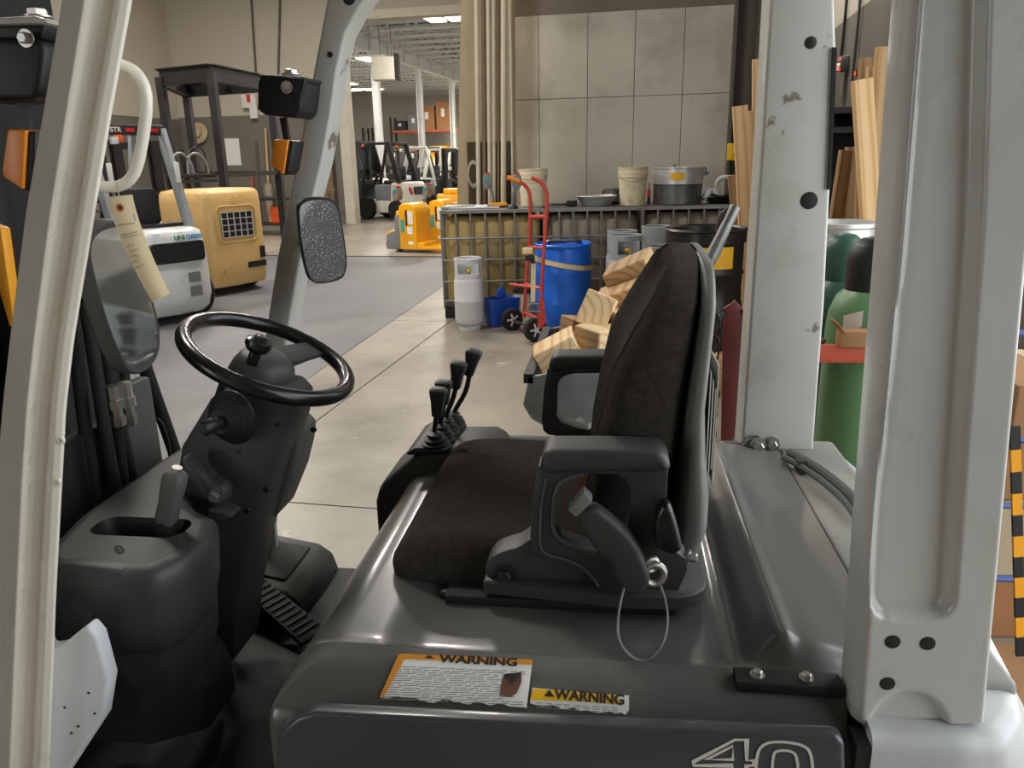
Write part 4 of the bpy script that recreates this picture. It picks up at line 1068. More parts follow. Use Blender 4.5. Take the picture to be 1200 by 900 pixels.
# ------------------------------------------------------------------ IBC totes with things on top
def tote(label, pxl, w_, bottle_mat, d=1.0, h=1.2):
    p = aZ(pxl, 372, 0) if pxl < 530 else None
    q = aZ(527, 373, 0); e = _rt.copy(); e.z = 0; e.normalize()
    base = q + e * ((aY(pxl, 250, q.y) - aY(519, 250, q.y)).dot(e) - .05)
    t = thing('ibc_tote', label, 'tote', base, CAM_YAW, 'caged liquid totes')
    L_ = dict(local=True)
    for x in (.0, w_ / 2 - .07, w_ - .14):
        for y in (0, d - .14): G().box((x, y, 0), (x + .14, y + .14, .1)).build('pallet_foot', 'black', t, bev=.01, seg=1, **L_)
    G().box((0, 0, .1), (w_, d, .15)).build('pallet', 'dark_steel', t, bev=.01, seg=1, **L_)
    # bottle with vertical ribs
    n = 120; out = resample(rrect(.035, w_ - .035, .035, d - .035, .12, 6), n); rings = []
    for z, i in ((.15, .03), (.2, 0), (.6, 0), (h - .16, 0), (h - .1, .02), (h - .07, .06)):
        P = inset(out, i); rings.append([(P[k][0], P[k][1] + (.012 * math.sin(P[k][0] * 22) if P[k][1] < .1 and .2 <= z <= h - .1 else 0), z) for k in range(n)])
    G().loft(rings).build('bottle', bottle_mat, t, smooth=60, **L_)
    def bars(m, dx, dy, k, **kw):
        pass
    hm = G().tube([(0, 0, 0), (w_, 0, 0)], .013, 6).mesh(0, 1, 60, 'cage_bar'); hm.materials.append(MATS['galv'])
    dm = G().tube([(0, 0, 0), (0, d, 0)], .011, 6).mesh(0, 1, 60, 'cage_bar'); dm.materials.append(MATS['galv'])
    vm = G().tube([(0, 0, .12), (0, 0, h)], .013, 6).mesh(0, 1, 60, 'cage_bar'); vm.materials.append(MATS['galv'])
    def put(me, loc):
        o = bpy.data.objects.new('cage_bar', me); COL.objects.link(o); o.parent = t; o.location = loc
    for z in (.2, .42, .66, .9):
        for y in (0, d): put(hm, (0, y, z))
        for x in (0, w_): put(dm, (x, 0, z))
    nx = 7
    for i in range(nx + 1):
        for y in (0, d): put(vm, (w_ * i / nx, y, 0))
    for i in range(1, 6):
        for x in (0, w_): put(vm, (x, d * i / 6, 0))
    for y in (0, d): G().bar((0, y, h - .01), (w_, y, h - .01), .03, .035).build('top_rail', 'galv', t, **L_)
    for x in (0, w_): G().bar((x, 0, h - .01), (x, d, h - .01), .03, .035).build('top_rail', 'galv', t, **L_)
    G().lathe([(.11, h - .08), (.11, h - .03), (.09, h - .02)], (w_ / 2, d / 2, 0), (0, 0, 1), 20).build('lid', 'black', t, **L_)
    G().box((.01, .01, h - .025), (w_ - .01, d - .01, h + .003)).build('cover_sheet', 'mid_grey', t, **L_)
    return t, base
T1, B1 = tote('yellowed caged liquid tote, leftmost of the three, behind the grey gas cylinder', 519, 1.14, 'ibc_yellow')
T2, B2 = tote('grey caged liquid tote in the middle, behind the blue drum', 642, 1.09, 'ibc_grey')
T3, B3 = tote('grey caged liquid tote at the right end, under the steel pots', 761, 1.19, 'ibc_grey')
ZT = 1.2085
def on_tote(px, dd_=.45): # a point on the tote tops, dd_ metres behind their front rails
    e = _rt.copy(); e.z = 0; e.normalize(); f = V((-e.y, e.x, 0))
    q = aP(px, 242, B1 + f * dd_, f); return V((q.x, q.y, ZT))
def bucket(label, px, r, h, dd_=.4):
    p = on_tote(px, dd_)
    t = thing('bucket', label, 'bucket', p, 0, 'plastic buckets on the totes')
    G().lathe([(r * .86, 0), (r * .97, h * .72), (r * 1.03, h * .73), (r * 1.03, h * .77), (r, h * .78), (r * 1.04, h * .85), (r * 1.04, h * .88), (r, h * .89), (r * 1.03, h * .97), (r * 1.06, h), (r * .98, h), (r * .95, h * .9), (r * .82, .02)], (0, 0, 0), (0, 0, 1), 32).build('pail', 'bucket', t, local=True)
    pts = [(r * math.cos(a), -.01 - r * math.sin(a) * .3 - r * .9 * abs(math.sin(a)), h * .86 - .1 * math.sin(a)) for a in [PI * i / 12 for i in range(13)]]
    G().tube(pts, .003, 5).build('bail', 'galv', t, local=True)
bucket('dirty cream bucket standing behind the red hand truck handles', 625, .165, .42, .5)
bucket('grimy cream bucket standing between the foil pan and the steel pots', 741, .165, .42, .35)
# flat sheets, tool handles, small yellow tool on the left tote
p = on_tote(556, .5)
solo(G().box((-.36, -.26, 0), (.30, .30, .012)).xf(Matrix.Translation(p) @ Matrix.Rotation(.1, 4, 'Z')), 'metal_sheet', 'lp_grey', 'pale flat metal sheet lying on the leftmost tote', 'sheet', bev=.003)
p = on_tote(535, .25) + V((0, 0, .0))
solo(G().bar(p + V((-.16, -.05, .02)), p + V((.16, .25, .02)), .05, .025), 'aluminium_bar', 'steel', 'short aluminium bar lying at the left edge of the leftmost tote', 'bar', bev=.004)
for i, (px, lean) in enumerate(((578, -.06), (601, .05))):
    p = on_tote(px, .55 if i == 0 else .16)
    t = thing('tiller_head', ['grey tiller head with red cap standing upright left of the two', 'grey tiller head standing upright beside the cream bucket'][i], 'handle', p, .2, 'loose tiller heads on the tote')
    G().lathe([(.07, 0), (.06, .02), (.03, .04)], (0, 0, 0), (0, 0, 1), 16).build('foot', 'dark_steel', t, local=True)
    G().tube(smooth_poly([(0, 0, .03), (0, 0, .12), (lean * .4, 0, .2), (lean, 0, .27)], 2, False), .018, 8).build('stem', 'grey_truck', t, local=True)
    g = pillow(smooth_poly([(lean - .045, .2), (lean - .06, .30), (lean - .03, .37), (lean + .04, .37), (lean + .06, .30), (lean + .03, .2)], 2), -.025, .025, .012, 40, 3)
    g.build('grip', 'grey_truck', t, local=True)
    G().cbox((lean, -.026, .33), (.03, .01, .05)).build('display', 'teal', t, local=True)
    G().cbox((lean, 0, .375), (.06, .035, .02)).build('cap', 'red', t, bev=.004, local=True)
p = on_tote(584, .4)
t = thing('level_tool', 'small yellow and black hand tool lying on the tote', 'tool', p + V((0, 0, .0)), .1)
G().box((-.10, -.03, 0), (.10, .03, .05)).build('body', 'yellow_paint', t, bev=.006, local=True); G().box((-.13, -.035, 0), (.13, .035, .018)).build('sole', 'black', t, local=True)
p = on_tote(655, .3); solo(G().bar(p + V((-.10, -.02, .02)), p + V((.12, .22, .02)), .04, .02), 'chisel_bar', 'steel_dull', 'short steel bar lying beside the hand truck handle on the tote', 'bar', bev=.004)
p = on_tote(699, .4)
solo(G().lathe([(.16, 0)] + [(.17, .01)] + [(.225, .10), (.235, .105), (.23, .112), (.215, .10), (.165, .012)], p, (0, 0, 1), 40), 'foil_pan', 'steel', 'shallow round silver pan left of the middle bucket', 'pan')
p = on_tote(722, .80)
solo(G().lathe([(.2, .0), (.21, .02), (.19, .1), (.15, .16), (.05, .17)], p, (0, 0, 1), 30), 'black_dish', 'black', 'black domed dish lying behind the silver pan', 'dish')
p = on_tote(670, .35); solo(G().cbox(p + V((0, 0, .03)), (.12, .12, .06)), 'black_block', 'black_soft', 'small black block left of the silver pan', 'block', bev=.006)
p = on_tote(760, .3)
t = thing('spray_bottle', 'red and black upright tool beside the middle bucket', 'tool', p)
G().cyl((0, 0, 0), (0, 0, 1), .018, .09, 14).build('base', 'black', t, local=True); G().cyl((0, 0, .09), (0, 0, 1), .02, .08, 14).build('body', 'red', t, local=True); G().cyl((0, 0, .17), (0, 0, 1), .006, .07, 8).build('tip', 'dark_steel', t, local=True)
p = on_tote(793, .45)
solo(G().lathe([(.27, 0), (.275, .005), (.275, .20), (.28, .205), (.28, .215), (.25, .216)], p, (0, 0, 1), 40), 'steel_drum_band', 'steel_dull', 'dull dented steel ring drum under the shiny pot', 'drum')
t = thing('steel_pot', 'shiny steel pot with yellow label stacked on the dull drum', 'pot', p + V((0, 0, .218)))
G().lathe([(.25, 0), (.285, .005), (.285, .17), (.295, .175), (.295, .19), (.27, .19), (.27, .02)], (0, 0, 0), (0, 0, 1), 40).build('wall', 'steel', t, local=True)
G().cyl((.29, -.05, .12), (1, -.2, 0), .02, .05, 10).build('latch', 'galv', t, local=True); G().cyl((.30, -.05, .09), (0, 0, 1), .012, .09, 8).build('latch', 'galv', t, local=True)
G().cyl((-.05, -.02, .19), (0, 0, 1), .02, .03, 8).build('bolt', 'galv', t, local=True)
G().lathe([(.2875, .04), (.2875, .13)], (0, 0, 0), (0, 0, 1), 60, cap=False)
g = G(); a0, a1 = -PI * .62, -PI * .44
for i in range(6):
    b0, b1_ = lerp(a0, a1, i / 6), lerp(a0, a1, (i + 1) / 6)
    g._add([(.2865 * math.cos(b0), .2865 * math.sin(b0), .05), (.2865 * math.cos(b1_), .2865 * math.sin(b1_), .05), (.2865 * math.cos(b1_), .2865 * math.sin(b1_), .13), (.2865 * math.cos(b0), .2865 * math.sin(b0), .13)], [(0, 1, 2, 3)])
g.build('pot_label', 'label_yellow', t, local=True)
p = on_tote(842, .4)
t = thing('lamp_parts', 'black dish with pale pipe fittings at the right end of the totes', 'fittings', p)
G().lathe([(.10, 0), (.19, .06), (.20, .07), (.18, .065), (.09, .01)], (0, 0, 0), (0, 0, 1), 28).build('dish', 'black', t, local=True)
G().tube(smooth_poly([(-.06, 0, .08), (-.05, 0, .22), (.02, 0, .29), (.13, 0, .28)], 2, False), .028, 10).build('elbow_pipe', 'lp_grey', t, local=True)
for dx, s in ((-.16, 1), (-.02, -1)): G().lathe([(.045, 0), (.05, .04), (.035, .10), (.03, .12)], (dx, -.06, .06), (s * .4, -.3, .8), 14).build('socket', 'lp_grey', t, local=True)
G().tube(smooth_poly([(-.18, 0, .05), (-.12, -.1, .12), (.0, -.12, .06), (.1, -.1, .1)], 2, False), .02, 8).build('cable', 'black', t, local=True)

# ------------------------------------------------------------------ gas cylinders for trucks
def lp(label, p, mat, rz=0, h=.76, r=.155, group='liquid gas cylinders'):
    t = thing('gas_cylinder', label, 'gas cylinder', p, rz, group)
    k = h / .76
    G().lathe([(r * .75, 0), (r * .78, .045), (r * .70, .05)], (0, 0, 0), (0, 0, 1), 28).build('foot_ring', mat, t, local=True)
    G().lathe([(.02, .035), (r * .7, .04), (r * .93, .075), (r, .12), (r, .30), (r * 1.015, .305), (r * 1.015, .315), (r, .32), (r, .50 * k), (r * .93, .545 * k), (r * .75, .575 * k), (.02, .59 * k)], (0, 0, 0), (0, 0, 1), 32).build('tank', mat, t, smooth=45, local=True)
    rc = r * .93; z0, z1 = .55 * k, .75 * k
    g = G(); n = 36
    for i in range(n):                       # collar with a window cut into the front
        a, b = 2 * PI * i / n, 2 * PI * (i + 1) / n; am = (a + b) / 2
        win = abs(((am + PI / 2 + PI) % (2 * PI)) - PI) < .8
        for za, zb_ in ((z0, z0 + .05), (z0 + .05, z1 - .04), (z1 - .04, z1)):
            if win and za == z0 + .05: continue
            g._add([(rc * math.cos(a), rc * math.sin(a), za), (rc * math.cos(b), rc * math.sin(b), za), (rc * math.cos(b), rc * math.sin(b), zb_), (rc * math.cos(a), rc * math.sin(a), zb_),
                    ((rc - .012) * math.cos(a), (rc - .012) * math.sin(a), za), ((rc - .012) * math.cos(b), (rc - .012) * math.sin(b), za), ((rc - .012) * math.cos(b), (rc - .012) * math.sin(b), zb_), ((rc - .012) * math.cos(a), (rc - .012) * math.sin(a), zb_)],
                   [(0, 1, 2, 3), (7, 6, 5, 4), (0, 4, 5, 1), (3, 2, 6, 7)])
    g.build('collar', mat, t, smooth=45, local=True)
    G().torus((0, 0, z1), (0, 0, 1), rc - .006, .009, 36, 8).build('collar_rim', mat, t, local=True)
    G().cyl((0, 0, z0 + .02), (0, 0, 1), .03, .10, 12).build('valve', 'galv', t, local=True)
    G().cyl((0, 0, z0 + .08), (0, -1, 0), .018, .09, 10).build('outlet', 'label_yellow', t, local=True)
    return t
p = aZ(551, 385, 0); lp('pale grey gas cylinder standing alone on the floor before the leftmost tote', p, 'lp_grey', .25)
# platform of pallets carrying the other cylinders
pp = aY(750, 300, 7.45); PC = V((pp.x, 7.45, 0))
t = thing('wood_pallet', 'low wooden pallet under the cluster of grey gas cylinders', 'pallet', PC, .08)
for lv in range(2):
    for j in range(7): G().box((-.36, -.55 + j * .16, .10 + lv * .145), (.55, -.43 + j * .16, .12 + lv * .145)).build('deck_board', 'pine_dull', t, local=True)
    for x in (-.36, .05, .47): G().box((x, -.55, lv * .145), (x + .08, .53, .10 + lv * .145)).build('stringer', 'pine_dull', t, local=True)
ZP = .265
def onp(px, dy): q = aY(px, 300, 7.45 + dy); return V((q.x, 7.45 + dy, ZP))
lp('grey gas cylinder with open collar window behind the timber blocks', onp(733, -.30), 'lp_dark', .35, .80)
lp('grey gas cylinder half hidden behind the one with the collar window', onp(729, .12), 'lp_dark', 1.2, .80)
lp('darker gas cylinder standing beside the black drum', onp(769, .12), 'lp_dark', 2.2, .84)
lp('gas cylinder lowest in the cluster, just left of the seat top', onp(776, -.32), 'lp_dark', .9, .70)

# ------------------------------------------------------------------ blue drum, crate, hand truck
DC = aY(660, 392, 8.02); DC.z = 0
t = thing('blue_drum', 'blue plastic drum with a tan strap standing on the floor', 'drum', DC)
r = .292
G().lathe([(r * .9, 0), (r * .97, .015), (r * .97, .05), (r, .10), (r * 1.0, .28), (r * 1.015, .30), (r * 1.0, .32), (r, .60), (r * 1.015, .62), (r, .64), (r * .985, .82), (r * .96, .86), (r * 1.01, .875), (r * 1.01, .895), (r * .96, .905), (r * .94, .895), (r * .93, .88), (.02, .88)], (0, 0, 0), (0, 0, 1), 48).build('barrel', 'blue_drum', t, local=True)
for a in (.4, 2.9): G().lathe([(.035, .88), (.035, .9), (.02, .905)], (.18 * math.cos(a), .18 * math.sin(a), 0), (0, 0, 1), 14).build('bung', 'blue_drum', t, local=True)
n = 48; rings = []
for i in range(n + 1):
    a = 2 * PI * i / n; z = .705 - .055 * math.cos(a); rings.append([(1.02 * r * math.cos(a), 1.02 * r * math.sin(a), z - .025), (1.03 * r * math.cos(a), 1.03 * r * math.sin(a), z - .025), (1.03 * r * math.cos(a), 1.03 * r * math.sin(a), z + .025), (1.02 * r * math.cos(a), 1.02 * r * math.sin(a), z + .025)])
G().loft(rings, cap=False).build('strap', 'tan_strap', t, local=True)
t2 = thing('cutting_tool', 'dark pliers and scraps of wire lying on the blue drum', 'tool', DC + V((0, 0, .906)))
for a, b in (((-.15, -.1, .012), (.12, .02, .012)), ((-.14, .0, .012), (.14, -.06, .012))): G().tube([a, b], .012, 8).build('handle', 'black', t2, local=True)
G().box((.1, -.06, 0), (.19, .03, .024)).build('jaw', 'dark_steel', t2, bev=.006, local=True)
G().box((-.2, .05, 0), (.02, .17, .006)).build('rag', 'paper_white', t2, local=True)
cp = aZ(588, 381, 0)
t = thing('blue_crate', 'blue plastic crate on the floor between gas cylinder and hand truck', 'crate', cp, .55)
G().loft([[(x * .34 * k, y * .18 * k, z) for x, y in ((-.5, -.5), (.5, -.5), (.5, .5), (-.5, .5))] for z, k in ((0, .86), (.02, .9), (.26, 1.0), (.30, 1.06), (.31, 1.06), (.29, .95), (.04, .84))]).build('tub', 'blue_crate', t, bev=.006, local=True)
g = pillow(smooth_poly([(-.06, .28), (-.05, .38), (-.02, .42), (.02, .42), (.05, .38), (.06, .28)], 1), -.015, .015, .006, 30, 2); g.build('handle', 'blue_crate', t, local=True)
p = aY(617, 345, 8.30); p.z = 0
t = thing('paint_pail', 'white pail with black lid behind the hand truck wheels', 'pail', p)
G().lathe([(.12, 0), (.14, .34), (.145, .35)], (0, 0, 0), (0, 0, 1), 24).build('pail', 'bucket', t, local=True); G().lathe([(.15, .34), (.15, .38), (.13, .385)], (0, 0, 0), (0, 0, 1), 24).build('lid', 'black', t, local=True)
# hand truck
h1, h2 = aZ(600, 387, 0), aZ(627, 400, 0)
ht = thing('hand_truck', 'red steel hand truck with orange grip standing before the blue drum', 'hand truck', (h1 + h2) / 2)
def rail(px, Y, rr_, mat='red_paint'):
    return G().tube(smooth_poly([aY(a, b, Y) for a, b in px], 2, False), rr_, 10).build('rail', mat, ht)
YR, YL = h2.y, h1.y - .05
Rr = [(623, 208), (634, 213), (641, 224), (641, 245), (638, 285), (635, 330), (634, 372), (634, 384)]
Lr = [(596, 208), (608, 212), (619, 220), (622, 235), (621, 275), (617, 325), (614, 372)]
rail(Rr, YR, .018); rail(Lr, YL, .018)
G().tube([aY(594, 207.5, YL), aY(609, 213, YL)], .024, 10).build('grip', 'orange_grip', ht)
def cross(a, b, r0=.013): G().tube([aY(*a, YR), aY(*b, YL)], r0, 8).build('crossbar', 'red_paint', ht)
cross((641, 254), (622, 254), .02); cross((638, 291), (620, 289)); cross((634, 338), (616, 333), .016); cross((634, 375), (614, 366), .016)
G().tube([aY(634, 338, YR), aY(597, 333, YL - .1)], .014, 8).build('brace', 'red_paint', ht)
for s, (pc, Yw) in enumerate((((627, 385.5), h2.y), ((600, 373), h1.y))):
    c = aY(pc[0], pc[1], Yw); c.z = .118; axv = (h2 - h1).normalized()
    wv = G().lathe([(.07, -.03), (.105, -.035), (.118, -.022), (.118, .022), (.105, .035), (.07, .03)], c, axv, 32).build('wheel', 'tire', ht)
    G().lathe([(.068, -.012), (.068, .012), (.02, .016)], c, axv, 24).build('rim', 'dark_steel', wv)
    G().torus(c + axv * .02, axv, .068, .008, 28, 6).build('rim_ring', 'lp_grey', wv)
    for k in range(5):
        a = 2 * PI * k / 5; u = axv.cross(V((0, 0, 1))).normalized(); wz = u.cross(axv)
        G().bar(c + axv * .028, c + axv * .026 + (u * math.cos(a) + wz * math.sin(a)) * .068, .018, .01, axv).build('spoke', 'lp_grey', wv)
    G().cyl(c + axv * .015, axv, .022, .03, 12).build('hub', 'lp_grey', wv)
G().tube([h1 + V((0, 0, .118)), h2 + V((0, 0, .118))], .010, 8).build('axle', 'dark_steel', ht)
fd = V((-(h2 - h1).y, (h2 - h1).x, 0)).normalized()
m0 = (h1 + h2) / 2
q = [m0 + (h2 - h1) * .36 + fd * .06, m0 - (h2 - h1) * .36 + fd * .06, m0 - (h2 - h1) * .3 + fd * .24, m0 + (h2 - h1) * .3 + fd * .24]
G().loft([[p + V((0, 0, .012)) for p in q], [p + V((0, 0, .022)) for p in q]]).build('toe_plate', 'red_paint', ht)
P = [aY(a, b, YR - .02) for a, b in ((632, 350), (637, 350), (640, 378), (634, 384), (628, 383))]
G().loft([P, [p + V((0, .02, 0)) for p in P]]).build('gusset', 'red_paint', ht)
P = [aY(a, b, (YR + YL) / 2) for a, b in ((618, 365), (632, 365), (634, 360), (636, 366), (630, 370), (619, 369))]
G().tube([aY(616, 364, YR - .05), aY(622, 356, YR - .05), aY(631, 356, YR - .05), aY(633, 365, YR - .05), aY(616, 365, YR - .05)], .006, 6).build('stair_bracket', 'galv', ht)
# strap gathered on the hand truck
q = [aY(a, b, YR - .03) for a, b in ((622, 309), (628, 309), (627, 354), (622, 354))]
st = G().loft([q, [p + V((0, .01, 0)) for p in q]])
solo(st, 'ratchet_strap', 'tan_strap', 'loose tan strap hanging from the red hand truck', 'strap')
t = thing('strap_ratchet', 'black and tan ratchet buckle hooked on the hand truck', 'ratchet', aY(626, 305, YR - .04))
G().cbox((-.04, 0, .02), (.09, .05, .05)).build('frame', 'dark_steel', t, bev=.006, local=True); G().cbox((-.06, -.01, .09), (.10, .05, .06)).build('webbing_roll', 'tan_strap', t, bev=.01, local=True)

# ------------------------------------------------------------------ pipes and cardboard behind the totes
bv = 10.15
def pipe(label, x0, x1, r, mat, vv, zt=4.4):
    top = aV(x0, 0, vv); bot = aV(x1, 240, vv)
    d = (top - bot); a = bot - d * (bot.z / d.z); b = bot + d * ((zt - bot.z) / d.z)
    solo(G().tube([a, b], r, 14), 'long_pipe', mat, label, 'pipe', 'long pipes leaning at the end of the wall', loc=a)
pipe('leftmost pale pipe of the upright bundle, set apart from the others', 558.5, 561, .028, 'pipe_beige', bv - .1)
pipe('brownish pipe second from left in the upright bundle', 566, 568, .026, 'pipe_brown', bv - .08)
pipe('pale pipe third from left in the upright bundle', 572, 574, .024, 'pipe_beige', bv - .1)
pipe('pale pipe in the middle of the upright bundle', 578, 579, .024, 'pipe_beige', bv - .08)
pipe('thin brown pipe right of the middle of the upright bundle', 583, 584, .020, 'pipe_brown', bv - .05)
pipe('thickest pale pipe near the right side of the bundle', 590.5, 590, .036, 'pipe_beige', bv - .1)
pipe('thin pale pipe at the right edge of the upright bundle', 597.5, 601, .018, 'pipe_beige', bv - .06)
q = [aV(a, b, bv + .12) for a, b in ((540, 0), (603, 0), (606, 240), (536, 240))]
d1, d2 = q[3] - q[0], q[2] - q[1]
tp = [q[0] - d1 * .32, q[1] - d2 * .32, q[2] + d2 * .5, q[3] + d1 * .5]
for k in (2, 3): tp[k] = tp[k] + (d2 if k == 2 else d1) * (-(tp[k].z) / (d2 if k == 2 else d1).z)
cbm = G().loft([tp, [p + RV * .012 for p in tp]])
solo(cbm, 'cardboard_sheet', 'cardboard_pale', 'tall cardboard sheet standing behind the bundle of long pipes', 'cardboard')
rings = []
for z in (0.0, .6, 1.2, aV(570, 166, bv).z):
    ring = []
    for k in range(22):
        a = PI + PI * k / 21; c = aV(574, 200, bv + .05)
        ring.append(V((c.x, c.y, z)) + RU * (.30 * math.cos(a)) + RV * (.05 * math.sin(a)))
    rings.append(ring)
g = G(); g.loft(rings, closed=False); 
solo(g, 'film_sleeve', 'film', 'dark plastic sleeve wrapped round the lower half of the pipe bundle', 'sleeve', smooth=60)
c = aV(555, 204, bv - .15)
t = thing('cable_coil', 'white cable coil hanging on the dark sleeve', 'cable coil', c)
for i in range(4): G().torus((0, -.004 * i, 0), (.5, -.85, 0), .17 - .012 * i, .006, 36, 6).xf(Matrix.Diagonal((.42, 1, 1, 1))).build('cable_loop', 'paper_white', t, local=True)

# ------------------------------------------------------------------ walkie pallet trucks
def pallet_truck(label, base, rz, sc=1.0):
    t = thing('pallet_truck', label, 'pallet truck', base, rz, 'yellow electric pallet trucks')
    K = dict(local=True)
    prof = [(-.02, .06), (-.02, .84), (.0, .90), (.05, .935), (.13, .95), (.22, .945), (.29, .915), (.34, .86), (.36, .78), (.36, .06)]
    pillow(prof, -.30, .30, .02, 80, 3).build('battery_cover', 'yellow_truck', t, smooth=45, **K)
    prof = [(-.34, .06), (-.36, .14), (-.33, .34), (-.22, .40), (-.14, .42), (-.12, .72), (.06, .76), (.06, .06)]
    G().prism(prof, -.29, .29).build('drive_cover', 'grey_truck', t, bev=.02, seg=3, **K)
    G().prism([(-.34, .30), (-.36, .38), (-.20, .44), (-.14, .40), (-.14, .34)], -.27, .27).build('bumper', 'yellow_truck', t, bev=.015, **K)
    G().box((-.13, -.22, .42), (.02, .22, .80)).build('mast_post', 'yellow_truck', t, bev=.02, **K)
    for y in (-.19, .19): G().box((.34, y - .085, .06), (1.75, y + .085, .13)).build('fork', 'yellow_truck', t, bev=.015, **K)
    G().box((.34, -.27, .06), (.50, .27, .2)).build('fork_heel', 'yellow_truck', t, bev=.02, **K)
    tl = G().tube(smooth_poly([(-.16, 0, .30), (-.17, 0, .5), (-.21, 0, .95), (-.20, 0, 1.05)], 2, False), .028, 10).build('tiller', 'black', t, **K)
    pillow(smooth_poly([(-.25, .98), (-.27, 1.10), (-.23, 1.24), (-.15, 1.24), (-.13, 1.10), (-.16, .98)], 2), -.11, .11, .02, 40, 3).build('tiller_grip', 'grey_truck', tl, local=True)
    G().cbox((-.19, -.10, 1.19), (.06, .06, .06)).build('display', 'teal', tl, bev=.006, local=True); G().cbox((-.19, 0, 1.25), (.08, .14, .03)).build('belly_button', 'red', tl, bev=.006, local=True)
    for x, z0, z1, wd in ((.24, .55, .80, .11), (.22, .36, .50, .12), (.23, .16, .22, .11)): G().box((x - wd / 2, -.304, z0), (x + wd / 2, -.298, z1)).build('side_label', 'label_white', t, **K)
    G().box((.13, -.304, .52), (.17, -.298, .82)).build('side_label', 'black', t, **K)
    G().box((.02, -.305, .40), (.10, -.298, .64)).build('side_panel', 'teal', t, **K)
    for x, y in ((-.2, 0), (1.55, .19), (1.55, -.19)): G().cyl((x, y - .05, .08 if x > 0 else .11), (0, 1, 0), .08 if x > 0 else .11, .10, 20).build('wheel', 'tire', t, **K)
    return t
pb = aZ(486, 297, 0)
def aim(px, py): q = aZ(px, py, 0); return q
q = aZ(474, 296, 0); pallet_truck('yellow pallet truck with white side labels, nearer and left of the pair', q + V((.02, .3, 0)), -.28)
q = aZ(508, 289, 0); pallet_truck('yellow pallet truck partly hidden behind the first one and the totes', q + V((.02, .35, 0)), -.28)

